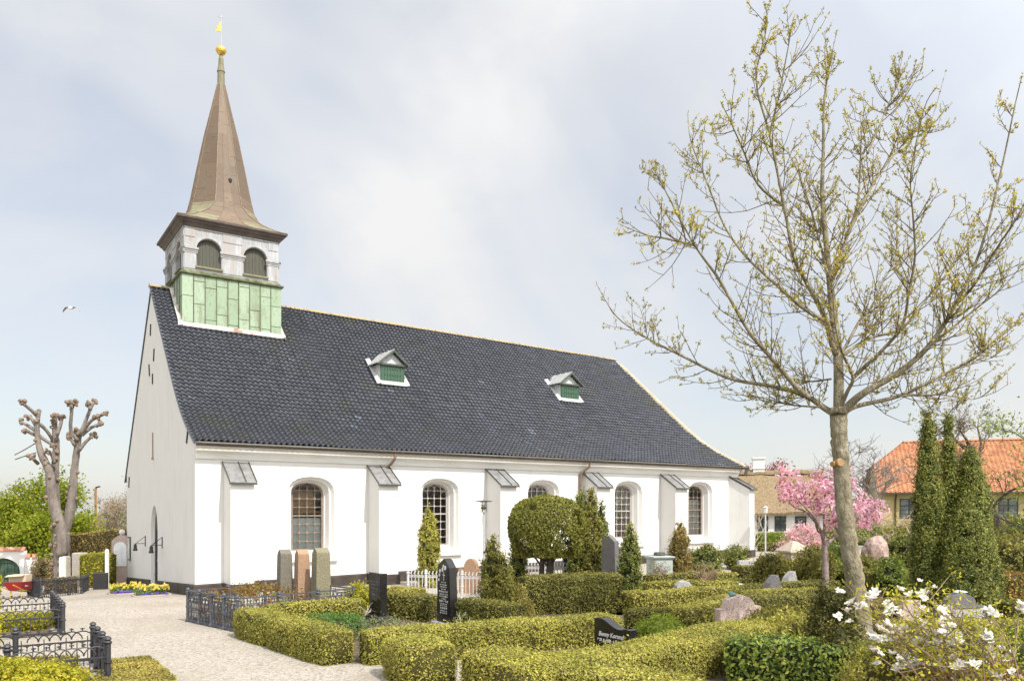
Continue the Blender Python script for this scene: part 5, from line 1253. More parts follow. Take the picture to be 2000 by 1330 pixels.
bush('green_ground_cover', 'bright green ground cover plant in the corner grave bed', 648, 15.6, 1203, .75, leafM('fresh_green_leaf', [(.06, .15, .03), (.12, .24, .05), (.2, .34, .1)], .4), 300, 24, .045, .05, seed=35, sq=(1, .5), lumps=.1, zb=0)
bush('small_herb', 'low green plants with pansies in front of the black rectangular gravestone', 745, 14.9, 1212, .55, leafM('herb_leaf', [(.10, .17, .04), (.2, .27, .08), (.42, .44, .3), (.2, .05, .08)], .4), 160, 16, .045, .06, seed=36, sq=(1.2, .5), zb=0, corem=False)
# golden cypress bush in the left foreground
gq = G(-6.15, 9.85)
def tuft_bush(name, label, base, rx, ry, h, mat, lobes, per, lr, size):
    g = np.array(base, float); t = thing(name, label, 'shrub', tuple(g)); P = []; N = []
    for i in range(lobes):
        a = rng.uniform(0, 6.283); z = rng.random()**.8; k = math.sqrt(max(0, 1-z*z))*rng.uniform(.85, 1.05)
        c = g+np.array([rx*k*math.cos(a), ry*k*math.sin(a), h*z*rng.uniform(.85, 1.05)]); o = unit(np.array([math.cos(a)*k, math.sin(a)*k, .25+z])); r = lr*rng.uniform(.65, 1.25)
        d = unit(rng.normal(size=(per, 3))+o*.9); rad = r*(.55+.45*rng.random(per)**.5)*(1+.25*np.sin(9*d[:, 0]+5*d[:, 2]+i))
        p = c+d*rad[:, None]*np.array([1, 1, .75]); P.append(p); N.append(d)
    P = np.vstack(P); N = np.vstack(N); ok = P[:, 2] > g[2]; P = P[ok]; N = N[ok]
    mb = MB(); mb.add(*_sph(g+UZ*.0, 1, 16, 10, (rx*.85, ry*.85, h*.82)))
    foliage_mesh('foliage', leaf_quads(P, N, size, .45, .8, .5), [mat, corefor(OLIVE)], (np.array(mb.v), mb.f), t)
tuft_bush('golden_cypress', 'bright yellow green cypress bush filling the bottom left corner', gq, .95, .75, .52, CYPG, 85, 330, .17, .042)
tuft_bush('golden_cypress', 'lower yellow green cypress bush in front at the bottom left', G(-5.75, 9.0), .75, .6, .34, CYPG, 55, 330, .15, .042)
# roses inside the grey fence
rc = (K0+K1+K2+K3)/4
clump_foliage('rose_bush', 'red and orange leaved roses growing inside the grey iron fence', 'shrub', G(-5.6, 17.5), [(.5, 0), (.95, .3), (.9, .5), (.5, .72), (.1, .8)], ROSEL, 230, 12, .07, .07, .6, 1, .3, squash=(1.25, .8), seed=43, corem=False)
# mossy turf patch at the bottom left and low covers as stuff
def carpet(name, label, poly, h, mat, dens, size):
    P_ = np.array(poly); x0, y0 = P_.min(0); x1, y1 = P_.max(0); n = int((x1-x0)*(y1-y0)*dens); p = np.stack([rng.uniform(x0, x1, n), rng.uniform(y0, y1, n)], 1)
    ins = np.zeros(n, bool); m = len(poly)
    for i in range(m):
        (xa, ya), (xb, yb) = poly[i], poly[(i+1) % m]; c = ((ya > p[:, 1]) != (yb > p[:, 1])) & (p[:, 0] < (xb-xa)*(p[:, 1]-ya)/(yb-ya+1e-9)+xa); ins ^= c
    p = p[ins]; z = tz(p[:, 0], p[:, 1])+h*(.75+.25*rng.random(len(p)))+lump(np.c_[p, np.zeros(len(p))], 3, .02, 3)
    q = leaf_quads(np.c_[p, z], np.tile([0, 0, 1.], (len(p), 1)), size, .4, 1.2, .6)
    lo = [(x, y, float(tz(x, y))) for x, y in poly]; hi = [(x, y, z_+h*.8) for x, y, z_ in lo]; k = len(poly)
    return foliage_mesh(name, q, [mat, corefor(mat)], (np.array(lo+hi), [tuple(range(k, 2*k))]+[(i, (i+1) % k, k+(i+1) % k, k+i) for i in range(k)]), None, kind='stuff', label=label, cat="ground cover")
carpet('moss_turf', 'low mossy golden turf beside the gravel at the bottom left', [(-4.3, 10.4), (-4.76, 11.35), (-5.85, 12.95), (-6.4, 12.7), (-6.0, 11.6), (-5.6, 10.5)], .09, MOSS, 5000, .04)
carpet('ground_cover', 'low golden ground cover between the hedges', [(4.4, 14.6), (6.5, 12.9), (7.5, 15.5), (5.8, 17.2)], .12, MOSS, 900, .06)
# ---- round topped yew with bare stems
x = gx(1068, 21); g = G(x, 21); t = thing('topiary_yew', 'clipped round topped yew on bare stems before the middle church window', 'tree', tuple(g))
z1, z2 = top(1087, 21)-g[2], top(964, 21)-g[2]
mb = MB(); n = 28; rs = []
for u_ in np.linspace(0, 1, 12):
    zz = z1+(z2-z1)*u_; r = 1.04*(1-abs(max(0, u_-.4)/.6)**3.0)**.5 if u_ > .4 else 1.04*(.86+.14*u_/.4)
    rs.append([np.array([x+max(.06, r)*math.cos(2*math.pi*k/n), 21+max(.06, r)*math.sin(2*math.pi*k/n)*.9, g[2]+zz]) for k in range(n)])
mb.rings(rs); v = np.array(mb.v); A = area(v, mb.f); N = int(A*2300); P, Nn = scatter(v, mb.f, N); c0 = np.array([x, 21, g[2]+z1+.6]); o_ = unit(P-c0)
P = P-o_*np.abs(rng.normal(0, .09, N))[:, None]; hole = lump(P, 3.2, 1, 8) > np.where(P[:, 2] < g[2]+z1+.6, -.5, -.8); P = P[hole]; o_ = o_[hole]
foliage_mesh('crown', leaf_quads(P, o_, .065, .5, 1.2, .2), [leafM('topiary_leaf', [(0.124, 0.133, 0.0253), (0.176, 0.187, 0.0308), (0.24, 0.243, 0.0396), (0.274, 0.249, 0.0703)], .3, brown=.55)], None, t)
m = MB()
for px, r, dy in ((1058, .07, .1), (1074, .10, 0)):
    b = np.array([gx(px, 21), 21+dy, g[2]]); m.tube([b-UZ*.2, b+UZ*.8, b+UZ*1.3+np.array([.03, 0, 0])], [r*1.15, r, r*.9], 8)
    for k in range(16):
        a = rng.uniform(0, 6.28); s_ = b+UZ*rng.uniform(.9, 1.4); e_ = np.array([x+.85*math.cos(a), 21+.75*math.sin(a), g[2]+rng.uniform(z1+.1, z2-.5)]); m.tube([s_, (s_+e_)/2+UZ*.12, e_], [.03, .02, .008], 4)
m.build('trunk', DBARK, t)
# ---- big columnar yew at the right
Y = 17; g = G(gx(1868, Y), Y)
for px, dy, yt, r, lb, sd in ((1812, 0, 806, .25, 'tall columnar yew, left stem of the big dark group at the right', 51), (1865, .25, 812, .17, 'tall slender columnar yew, middle of the big dark group at the right', 52), (1902, .1, 878, .38, 'shorter broad columnar yew, right of the big dark group', 53), (1868, -.35, 985, .56, 'broad low yew in front of the dark columnar group', 54)):
    x = gx(px, Y); gg = G(x, Y+dy); h = top(yt, Y+dy)-gg[2]
    clump_foliage('columnar_yew', lb, 'tree', gg, [(r*1.0, 0), (r*1.1, h*.15), (r*1.0, h*.35), (r*.82, h*.6), (r*.62, h*.8), (r*.40, h*.91), (.03, h)], DYEW, int(1700*r*h/1.2), 44, .045, .052, 1.0, .8, .82, group='columnar yews at the right', stem=.1, seed=sd, lumps=.2)
# ---- dark juniper before the tree trunk
for px, Y, yt, r, lb, sd in ((1612, 11.6, 1138, .26, 'dark feathery juniper at the foot of the budding tree, left and tallest', 61), (1652, 11.3, 1172, .24, 'dark feathery juniper right in front of the leaning trunk', 62), (1640, 10.9, 1222, .34, 'lower spreading dark juniper before the budding tree', 63)):
    x = gx(px, Y); gg = G(x, Y); h = top(yt, Y)-gg[2]
    clump_foliage('dark_juniper', lb, 'shrub', gg, [(r*.8, 0), (r*1.0, h*.2), (r*.78, h*.5), (r*.38, h*.8), (.02, h)], JUN, int(800*r*h/.4), 30, .042, .05, 1.1, .8, .75, group='dark junipers under the budding tree', seed=sd, lumps=.3)
# ---- flower beds by the door
DAF = leafM('daffodil', [(.66, .50, .06), (.74, .60, .09), (.78, .68, .24)], .3); PANS = leafM('pansy', [(.09, .05, .32), (.14, .08, .42)], .2); DGR = leafM('daffodil_green', [(.10, .19, .04), (.18, .28, .07)], .4)
m_kerb = M('bed_kerb', [(.33, .28, .22), (.45, .40, .33)], 5, .9, .3)
for k, (px, py, lb) in enumerate(((238, 1157, 'bed of yellow daffodils edged with blue pansies, the farther one by the church door'), (287, 1168, 'bed of yellow daffodils with green leaves, the nearer one by the church corner'))):
    Y = 2.55*F/(py-1000); x = gx(px, Y); Y += .3; t = thing('flower_bed', lb, 'flower bed', tuple(G(x, Y)), 'daffodil beds by the church door'); L, Wd = 1.0, .6
    m = MB(); u = U1
    for s in (-1, 1): m.box(G(x, Y)-u*L/2+U2*(s*Wd/2-.03)-UZ*.05, u*L, U2*.06, UZ*.1); m.box(G(x, Y)+u*(s*L/2-.03)-U2*(Wd/2-.035)-UZ*.05, u*.06, U2*(Wd-.07), UZ*.095)
    m.build('kerb', m_kerb, t)
    m = MB(); m.box(G(x, Y)-u*(L/2-.03)-U2*(Wd/2-.03)-UZ*.04, u*(L-.06), U2*(Wd-.06), UZ*.06); m.build('soil', m_soil, t)
    n = 360; a = rng.uniform(-.5, .5, (n, 2)); b = G(x, Y)+a[:, :1]*u*L*.9+a[:, 1:]*U2*Wd*.85+UZ*rng.uniform(.05, .24, n)[:, None]
    foliage_mesh('leaf_mass', leaf_quads(b, np.tile([.2, -.6, .3], (n, 1)), .16, .16, .8, 2.5), [DGR], None, t)
    n = 80; a = rng.uniform(-.5, .5, (n, 2)); b = G(x, Y)+a[:, :1]*u*L*.95+a[:, 1:]*U2*Wd*.9+UZ*rng.uniform(.2, .34, n)[:, None]; b = np.repeat(b, 6, 0)+rng.normal(0, .018, (n*6, 3))
    foliage_mesh('daffodil_flower', leaf_quads(b, np.tile([.3, -.7, .4], (n*6, 1)), .06, .7, 1, 0), [DAF], None, t, kind='stuff')
    n = (110, 45)[k]; a = np.c_[rng.uniform(-.5, .5, n), rng.uniform(-.56, -.40, n)]; b = G(x, Y)+a[:, :1]*u*L*.8+a[:, 1:]*U2*Wd+UZ*rng.uniform(.06, .12, n)[:, None]
    foliage_mesh('pansy_flower', leaf_quads(b, np.tile([.2, -.7, .5], (n, 1)), .06, .8, .8, 0), [PANS], None, t, kind='stuff')

# a few fallen leaves and stray bits on the gravel
n = 260; a = np.c_[rng.uniform(-8, -1.5, n), rng.uniform(10.5, 21, n)]; P = np.c_[a, tz(a[:, 0], a[:, 1])+.018]
foliage_mesh('leaf_litter', leaf_quads(P, np.tile([0, 0, 1.], (n, 1)), .035, .5, .25, 0), [leafM('dry_leaf', [(.22, .13, .06), (.34, .22, .11), (.16, .11, .06)], 0)], None, None, kind='stuff', label='dry leaves scattered on the gravel path', cat='leaf litter')
# ================================================================ TREES
def smooth(pts, k=4):
    P = [np.array(p, float) for p in pts]; out = []
    for i in range(len(P)-1):
        p0, p1, p2, p3 = P[max(i-1, 0)], P[i], P[i+1], P[min(i+2, len(P)-1)]
        for j in range(k):
            t = j/k; out.append(.5*((2*p1)+(-p0+p2)*t+(2*p0-5*p1+4*p2-p3)*t*t+(-p0+3*p1-3*p2+p3)*t**3))
    out.append(P[-1]); return out
def budding_tree():
    Y0 = 13.1; g = np.array([gx(1690, Y0), Y0, float(tz(gx(1690, Y0), Y0))])
    t = thing('budding_tree', 'tall slender tree with bare spreading limbs and small yellow green buds', 'tree', tuple(g))
    tr = MB(); tw = MB(); LP = []; LN = []
    def P3(px, py, dy=0): return np.array(W(px, py, Y0+dy))
    def px2r(p): return p*.80*Y0/F/2
    trunk = [(1694, 1290, 50), (1688, 1245, 47), (1674, 1160, 45), (1661, 1080, 42), (1650, 1000, 40), (1644, 920, 38), (1639, 850, 38), (1638, 800, 42)]
    T = smooth([P3(a, b) for a, b, c in trunk], 9); rT = np.interp(np.linspace(0, 1, len(T)), np.linspace(0, 1, len(trunk)), [px2r(c) for a, b, c in trunk])
    rT = rT*(1+.03*np.sin(np.arange(len(T))*2.1)); tr.tube([p+rng.normal(0, .006, 3) for p in T], list(rT), 18)
    # limbs: (points in photo px, start radius px, depth at the tip)
    LB = [([(1638, 805), (1637, 700), (1628, 620), (1622, 560), (1614, 480), (1606, 380), (1608, 300), (1610, 200), (1620, 130), (1635, 60)], 34, .5),
          ([(1634, 812), (1610, 797), (1575, 774), (1511, 755), (1422, 738), (1328, 693), (1265, 661), (1205, 619), (1165, 555)], 22, 1.6),
          ([(1580, 776), (1554, 755), (1515, 708), (1464, 649), (1405, 547), (1371, 500), (1345, 459), (1290, 353), (1280, 314)], 17, -1.2),
          ([(1360, 480), (1300, 466), (1262, 459), (1210, 438)], 7, -1.5),
          ([(1628, 630), (1600, 621), (1560, 595), (1515, 555), (1456, 500), (1413, 438), (1380, 353), (1350, 280), (1343, 221)], 15, 1.4),
          ([(1632, 690), (1622, 661), (1613, 623), (1575, 551), (1550, 500), (1532, 404), (1503, 263), (1477, 157), (1498, 50), (1493, 8)], 20, -.9),
          ([(1503, 263), (1520, 191), (1537, 106), (1550, 34)], 7, -.4),
          ([(1532, 404), (1480, 360), (1450, 290), (1425, 235), (1408, 200)], 8, -1.8),
          ([(1617, 540), (1600, 470), (1575, 380), (1540, 300), (1512, 285)], 9, 1.8),
          ([(1622, 570), (1630, 531), (1660, 446), (1677, 382), (1683, 255), (1690, 205)], 14, .9),
          ([(1655, 460), (1702, 365), (1740, 310), (1775, 272), (1813, 250), (1847, 140)], 9, 1.8),
          ([(1695, 300), (1720, 240), (1741, 191), (1775, 115)], 7, 1.2),
          ([(1645, 806), (1665, 785), (1694, 763), (1753, 729), (1804, 687), (1840, 640), (1864, 598), (1911, 500), (1949, 361), (1983, 204), (1996, 149)], 28, -1.4),
          ([(1648, 808), (1673, 793), (1753, 774), (1830, 738), (1898, 700), (1940, 666), (2000, 619), (2080, 545)], 17, 1.0),
          ([(1753, 774), (1800, 771), (1847, 772), (1915, 776), (1980, 712)], 6, 1.5),
          ([(1640, 800), (1655, 765), (1666, 738), (1650, 700), (1643, 683), (1632, 640), (1625, 560), (1610, 520)], 13, -1.6),
          ([(1666, 738), (1690, 715), (1720, 687), (1762, 636), (1775, 570), (1787, 500), (1783, 420), (1779, 340), (1805, 213), (1830, 170)], 13, -1.9),
          ([(1640, 690), (1651, 678), (1680, 625), (1698, 606), (1725, 550), (1749, 500), (1753, 425), (1775, 350)], 12, 1.5),
          ([(1642, 700), (1656, 687), (1700, 660), (1762, 640), (1813, 580), (1872, 500), (1900, 430), (1936, 400)], 13, 2.2),
          ([(1800, 690), (1860, 640), (1910, 600), (1960, 560), (2010, 500)], 9, -.6),
          ([(1864, 598), (1900, 560), (1950, 480), (1990, 420), (2010, 370)], 9, -2.0),
          ([(1600, 795), (1540, 790), (1480, 775), (1420, 770)], 6, 2.0),
          ([(1623, 740), (1580, 745), (1540, 738), (1500, 742)], 6, 1.5)]
    def buds(p, d, n, s=.05):
        for _ in range(n):
            LP.append(p+rng.normal(0, .013, 3)+d*rng.uniform(-.01, .035)); LN.append(unit(d+rng.normal(0, .8, 3)))
    def twig(p, d, L, r, lev):
        n = 5; pts = [p]; q = p.copy(); dd = d.copy()
        for i in range(n):
            dd = unit(dd+np.array([0, 0, .13])+rng.normal(0, .08, 3)); q = q+dd*L/n; pts.append(q.copy())
        tw.tube(pts, list(np.linspace(r, max(.0030, r*.4), n+1)), 4 if lev else 5)
        for i in range(1, n+1):
            if lev == 1 or i >= 2:
                if rng.random() < .30: buds(pts[i]+rng.normal(0, .012, 3), dd, 4)
        buds(pts[-1], dd, 5)
        if lev == 0:
            for i in range(1, n+1):
                if rng.random() < .8:
                    sd = unit(np.cross(dd, rng.normal(size=3))); twig(pts[i], unit(dd*.7+sd*.9), L*rng.uniform(.16, .36), r*.6, 1)
    for pts, r0, tip in LB:
        m = len(pts); ws = [P3(a, b, tip*(i/(m-1))**1.1) for i, (a, b) in enumerate(pts)]; S = smooth(ws, 5); n = len(S)
        rad = px2r(r0*.72)*(1-np.linspace(0, 1, n))**1.2+.005; tr.tube(S, list(rad), 9 if r0 > 12 else 6)
        ln = sum(np.linalg.norm(S[i+1]-S[i]) for i in range(n-1)); k = int(ln/.115)
        for s in range(k):
            u = rng.uniform(.2 if r0 > 12 else .06, .93); i = int(u*(n-2)); d = unit(S[i+1]-S[i]); sd = unit(np.cross(d, rng.normal(size=3)))
            twig(S[i], unit(d*.75+sd*.95), rng.uniform(.4, 1.25)*(1.1-.75*u), .0085 if u < .7 else .0065, 0)
        for s in range(3): buds(S[-1-s], unit(S[-1]-S[-2]), 5)
    # old pruning wounds
    trunk_o = tr.build('trunk', BARKY, t, smooth=True)
    mw = M('cut_wood', [(.28, .16, .07), (.40, .25, .12)], 12, .8)
    for px, py, r, dx, dy in ((1642, 903, .062, .12, -1), (1626, 906, .042, -1, -.6)):
        c = P3(px, py, -.118 if dy == -1 else -.06); d = unit(np.array([dx, dy, .05])); mm = MB(); mm.tube([c-d*.10, c+d*.0, c+d*.012], [r*1.25, r*1.15, r*.95], 14); mm.build('pruning_wound', mw, trunk_o)
    tw.build('twig_mass', TWIG, t, kind='stuff', fix=False)
    LPa, LNa = np.array(LP), np.array(LN)
    foliage_mesh('crown', leaf_quads(LPa, LNa, .042, .42, .6, .9), [BUD], None, t, kind='stuff')
budding_tree()
# ---- generic bare / leafy trees
def grow(name, label, base, h, spread, lev, r0, mat, leaf=None, lean=(0, 0), fork=.3, nb=5, up=.35, leafn=0, lsize=.12, lsig=.2, group=None, twn=4, sway=.16, asp=.55, minr=.012, cat='tree', kk=(.45, .8)):
    g = np.array(base, float); t = thing(name, label, cat, tuple(g), group); tr = MB(); tips = []
    def br(p, d, L, r, l):
        n = 4 if l else 7; pts = [p]; q = p.copy(); dd = d.copy()
        for i in range(n):
            dd = unit(dd+np.array([0, 0, up*.25*(1 if l else 0)])+rng.normal(0, sway*(1 if l else .45), 3)); q = q+dd*L/n; pts.append(q.copy())
        tr.tube(pts, list(np.linspace(r, max(minr*.6, r*.45), n+1)), 8 if l == 0 else (5 if l == 1 else 3), cap=False)
        if l >= lev-1:
            tips.extend(pts[1:])
        if l < lev:
            k = nb if l == 0 else twn
            for j in range(k):
                u = fork+(1-fork)*(j+rng.random()*.9)/k if l == 0 else rng.uniform(.25, 1); i = min(n-1, int(u*n)); pp = pts[i]+(pts[i+1]-pts[i])*(u*n-i)
                sd = unit(np.cross(dd, rng.normal(size=3))+1e-6); sd[2] *= .6
                br(pp, unit(dd*.55+sd*spread+np.array([0, 0, up*.5])), L*rng.uniform(*kk)*(1.15-.5*u if l == 0 else .9), max(minr, r*.45*(1.1-.4*u)), l+1)
    br(g-UZ*.2, unit(np.array([lean[0], lean[1], 1.])), h, r0, 0)
    tr.build('trunk', mat, t, fix=False)
    if leaf is not None and leafn:
        tp = np.array(tips); idx = rng.integers(0, len(tp), leafn); P = tp[idx]+rng.normal(0, lsig, (leafn, 3))
        foliage_mesh('crown', leaf_quads(P, np.tile([0, 0, .6], (leafn, 1)), lsize, asp, 1.4, 0), [leaf], None, t)
    return t
def at(px, Y, dz=0): return G(gx(px, Y), Y, dz)
FARB = M('far_twigs', [(.26, .21, .16), (.34, .28, .22)], 3, .95)
LEAFY = leafM('spring_leaf', [(.14, .19, .012), (.22, .29, .02), (.32, .38, .03), (.38, .34, .04)], .5)
LEAFL = leafM('light_spring_leaf', [(.16, .22, .03), (.24, .31, .05), (.34, .40, .09)], .5)
BROWNL = leafM('brown_bud', [(.28, .17, .08), (.36, .26, .14), (.30, .28, .10)], .3)
# pollarded tree
Yp = 42; gp_ = at(122, Yp); t = thing('pollarded_tree', 'old pollarded tree with three thick stems and knobbly cut heads', 'tree', tuple(gp_)); tr = MB(); kn = MB()
def PP(px, py, dy=0): return np.array(W(px, py, Yp+dy))
s_ = Yp/F/2
stems = [([(122, 1140), (121, 1100), (120, 1070), (119, 1040)], [42, 39, 40, 42], 0), ([(121, 1085), (119, 1040), (109, 1000), (100, 960), (96, 920), (82, 890), (74, 860), (73, 830), (76, 803)], [26, 28, 27, 24, 20, 17, 13, 11, 9], -.3), ([(120, 1085), (114, 1030), (108, 980), (107, 930), (110, 870), (107, 840), (107, 810)], [24, 24, 23, 20, 16, 13, 12], .4),
         ([(122, 1090), (124, 1045), (134, 1010), (141, 970), (144, 930), (150, 880), (154, 850), (155, 838)], [26, 26, 25, 22, 18, 16, 14, 13], .2)]
br_ = [[(75, 815), (60, 800), (42, 786)], [(72, 835), (62, 818), (54, 812)], [(71, 842), (56, 832), (41, 823)], [(70, 850), (52, 842)], [(76, 850), (92, 862), (106, 870)], [(78, 828), (92, 842), (104, 862)], [(111, 850), (118, 830), (122, 813)], [(106, 905), (102, 890), (95, 881)], [(74, 905), (66, 897), (61, 892)], [(70, 884), (50, 890), (30, 897)], [(68, 866), (48, 878), (29, 888)],
       [(152, 860), (138, 840), (140, 800), (136, 790)], [(139, 800), (145, 785)], [(156, 850), (168, 820), (178, 795), (183, 787)], [(176, 800), (175, 788)], [(158, 848), (175, 825), (190, 812)], [(182, 818), (208, 806)], [(160, 850), (178, 835), (196, 828)], [(154, 880), (168, 862), (182, 850)], [(146, 870), (134, 850)]]
for pts, ws_, dy in stems: S = smooth([PP(a, b, dy) for a, b in pts], 4); tr.tube(S, [k*.78*s_*(1+.06*math.sin(i*2.7)) for i, k in enumerate(np.interp(np.linspace(0, 1, len(S)), np.linspace(0, 1, len(ws_)), ws_))], 10)
for i, pts in enumerate(br_):
    dy = [-.4, .3, .1, -.2][i % 4]; S = smooth([PP(a, b, dy*k) for k, (a, b) in enumerate(pts)], 3); thin = i in (9, 10); tr.tube(S, list(np.linspace(.10 if not thin else .03, .075 if not thin else .03, len(S))), 7)
    e = S[-1]
    if not thin:
        for q in range(5): v, f = _sph(e+rng.normal(0, .08, 3), rng.uniform(.07, .12), 7, 5, (1, 1, 1)); kn.add(np.array(v)+rng.normal(0, .015, (len(v), 3)), f)
for pts, ws_, dy in stems:
    for q in range(14): k = rng.integers(0, len(pts)-1); u = rng.random(); p = PP(*pts[k], dy)*(1-u)+PP(*pts[k+1], dy)*u; w_ = (ws_[k]*(1-u)+ws_[k+1]*u)*s_; a = rng.uniform(3.2, 6.2); kn.sphere(p+np.array([w_*math.cos(a), w_*math.sin(a), 0])*.9, rng.uniform(.06, .13), 7, 5)
for (a, b) in ((107, 810), (103, 812), (112, 811), (76, 803), (72, 806)): kn.sphere(PP(a, b), .13, 7, 5)
trk = tr.build('trunk', M('pollard_bark', [(.125, .105, .09), (.205, .175, .15), (.27, .23, .19)], 3, .95, 1, 9, co=(1, 1, .3), bdist=.1), t, smooth=True); kn.build('knot_mass', M('pollard_knots', [(.15, .11, .08), (.27, .20, .145)], 5, .95, .6), t, kind='stuff')
# fresh green trees behind it
for k, (px, Y, h, n, lb) in enumerate(((20, 55, 4.6, 5000, 'bright green leafy tree at the left edge behind the gate wall'), (85, 57, 5.4, 6000, 'bright green leafy tree directly behind the pollarded tree'), (160, 56, 3.3, 3500, 'bright green leafy tree right of the pollarded tree'), (55, 53, 3.4, 4000, 'lower bright green shrub tree over the low red tiled wall'))):
    grow('leafy_tree', lb, at(px, Y), h, 1.0, 3, .16, DBARK, LEAFY, leafn=n*2, lsize=.20, lsig=.30, fork=.12, nb=9, twn=5, up=.3, group='fresh green trees at the left')
bush('flowering_shrub', 'reddish flowering shrub beside the pollard foot', 90, 46, 1092, .7, BROWNL, 120, 20, .12, .12, seed=71)
for k, (px, Y, h, lb) in enumerate(((18, 75, 8.6, 'bare grey tree far behind at the left edge'), (50, 82, 9.0, 'bare tree far behind left of the pollarded tree'), (205, 80, 7.2, 'bare brownish tree beside the wooden lamp pole'), (235, 78, 8.0, 'bare brownish tree just left of the church gable'))):
    grow('bare_tree', lb, at(px, Y), h*.62, .9, 4, .16, FARB, BROWNL if k > 1 else None, leafn=1500 if k > 1 else 0, lsize=.16, lsig=.35, fork=.15, nb=9, twn=5, up=.5, minr=.022, group='bare trees far behind', kk=(.45, .75))
bush('dark_shrub', 'dark evergreen shrub against the left end of the church', 238, 46, 1040, 1.1, OLIVE, 200, 22, .14, .16, seed=72)
# ---- cherry
Yc = 22; gch = at(1612, Yc); t = thing('cherry_tree', 'pink blossoming cherry tree left of the leaning trunk', 'tree', tuple(gch)); tr = MB()
def PC(px, py, dy=0): return np.array(W(px, py, Yc+dy))
def limb(pts, r0, r1, dy=0, n=7): S = smooth([PC(a, b, dy*i/(len(pts)-1)) for i, (a, b) in enumerate(pts)], 4); tr.tube(S, list(np.linspace(r0, r1, len(S))), n); return S
limb([(1612, 1165), (1612, 1110), (1610, 1064)], .10, .085)
tipsc = []
for pts, r, dy in (([(1610, 1066), (1604, 1040), (1590, 1010), (1572, 990), (1550, 965)], .055, -.5), ([(1611, 1064), (1610, 1030), (1609, 990), (1615, 950)], .05, .2), ([(1613, 1066), (1630, 1048), (1650, 1040), (1668, 1010), (1685, 970)], .06, .4), ([(1592, 1012), (1600, 1040), (1625, 1018), (1620, 985)], .03, .6), ([(1640, 1045), (1628, 1010), (1640, 960), (1636, 925)], .04, -.4), ([(1600, 1030), (1575, 1000), (1545, 985), (1530, 945)], .03, .7), ([(1655, 1035), (1690, 1000), (1712, 988)], .035, -.2)):
    S = limb(pts, r, .012, dy); tipsc += S[len(S)//2:]
tr.build('trunk', M('cherry_bark', [(.20, .15, .13), (.32, .26, .23)], 6, .7, .4, co=(1, 1, 3)), t, smooth=True)
cp = []
for cx, cy, rx, ry, n in ((1548, 950, 24, 28, 100), (1572, 970, 32, 24, 120), (1608, 962, 38, 36, 170), (1640, 935, 30, 28, 120), (1635, 995, 30, 28, 120), (1680, 962, 28, 38, 130), (1690, 1002, 26, 24, 100), (1598, 998, 16, 14, 40), (1712, 985, 10, 12, 30), (1530, 928, 10, 12, 25), (1540, 965, 22, 12, 60), (1622, 1020, 14, 10, 25)):
    for _ in range(n):
        a = rng.uniform(0, 6.28); k = math.sqrt(rng.random()); cp.append(PC(cx+rx*k*math.cos(a), cy+ry*k*math.sin(a), rng.uniform(-1, 1)*math.sqrt(max(.05, 1-k*k))*.75))
cp = np.array(cp); cen = cp[rng.choice(len(cp), 105, replace=False)]; cp = np.repeat(cen, 5, 0)+rng.normal(0, .075, (525, 3)); P = np.repeat(cp, 8, 0)+rng.normal(0, .05, (len(cp)*8, 3))
foliage_mesh('blossom', leaf_quads(P, unit(P-PC(1615, 990)), .085, .75, 1.2, 0), [PINK], None, t, kind='stuff')
q = cp[rng.integers(0, len(cp), 900)]+rng.normal(0, .11, (900, 3))
foliage_mesh('leaf_mass', leaf_quads(q, unit(q-PC(1615, 990)), .10, .4, 1, .5), [leafM('coppery_leaf', [(.26, .09, .04), (.36, .15, .06), (.30, .20, .06)], .4)], None, t, kind='stuff')
bush('flowering_shrub', 'pale pink flowering shrub in front of the cottage wall', 1572, 31, 1028, .72, PALEP, 300, 16, .10, .13, seed=73, corem=False)
# ---- magnolia in the lower right corner
gm = G(4.75, 7.9); t = thing('magnolia', 'magnolia shrub with large white flowers at the lower right corner', 'shrub', tuple(gm)); tr = MB(); fl_ = []; lf = []
Ym = 8.4
FL = [(1667, 1178), (1690, 1172), (1705, 1170), (1655, 1196), (1740, 1195), (1778, 1165), (1808, 1160), (1800, 1195), (1790, 1215), (1728, 1220), (1735, 1240), (1725, 1250), (1765, 1232), (1800, 1232), (1795, 1255), (1835, 1195), (1855, 1192), (1858, 1200), (1870, 1255), (1865, 1262), (1705, 1272), (1740, 1280), (1760, 1290), (1785, 1296), (1840, 1290), (1865, 1308), (1900, 1300), (1930, 1195), (1945, 1205), (1990, 1190), (1925, 1250), (1925, 1270), (1940, 1282), (1970, 1288), (1940, 1300), (1955, 1325), (1880, 1320), (1905, 1325), (1755, 1305), (1825, 1240), (1985, 1325), (1850, 1230)]
roots = [gm+np.array([a, b, 0]) for a, b in ((0, 0), (.15, .1), (-.2, .1), (.3, -.1), (.5, .1), (-.1, -.15))]
def flower(p, s):
    d0 = unit(np.array([rng.normal(0, .4), -.4+rng.normal(0, .3), .8]))
    for q in range(10):
        a = q*.63+rng.uniform(-.2, .2); u = unit(np.cross(d0, [1, .3, 0])); v = np.cross(d0, u); o = math.cos(a)*u+math.sin(a)*v; dr = unit(o*rng.uniform(.4, 1.1)+d0*.8); w_ = unit(np.cross(dr, d0))*s*rng.uniform(.22, .32)
        L = s*rng.uniform(.8, 1.15); b_ = p; m_ = p+dr*L*.5+d0*s*.10; t_ = p+dr*L+o*s*.12-d0*s*rng.uniform(-.05, .22)
        fl_.append([b_-w_*.3, b_+w_*.3, m_+w_, m_-w_]); fl_.append([m_-w_, m_+w_, t_+w_*.55, t_-w_*.55])
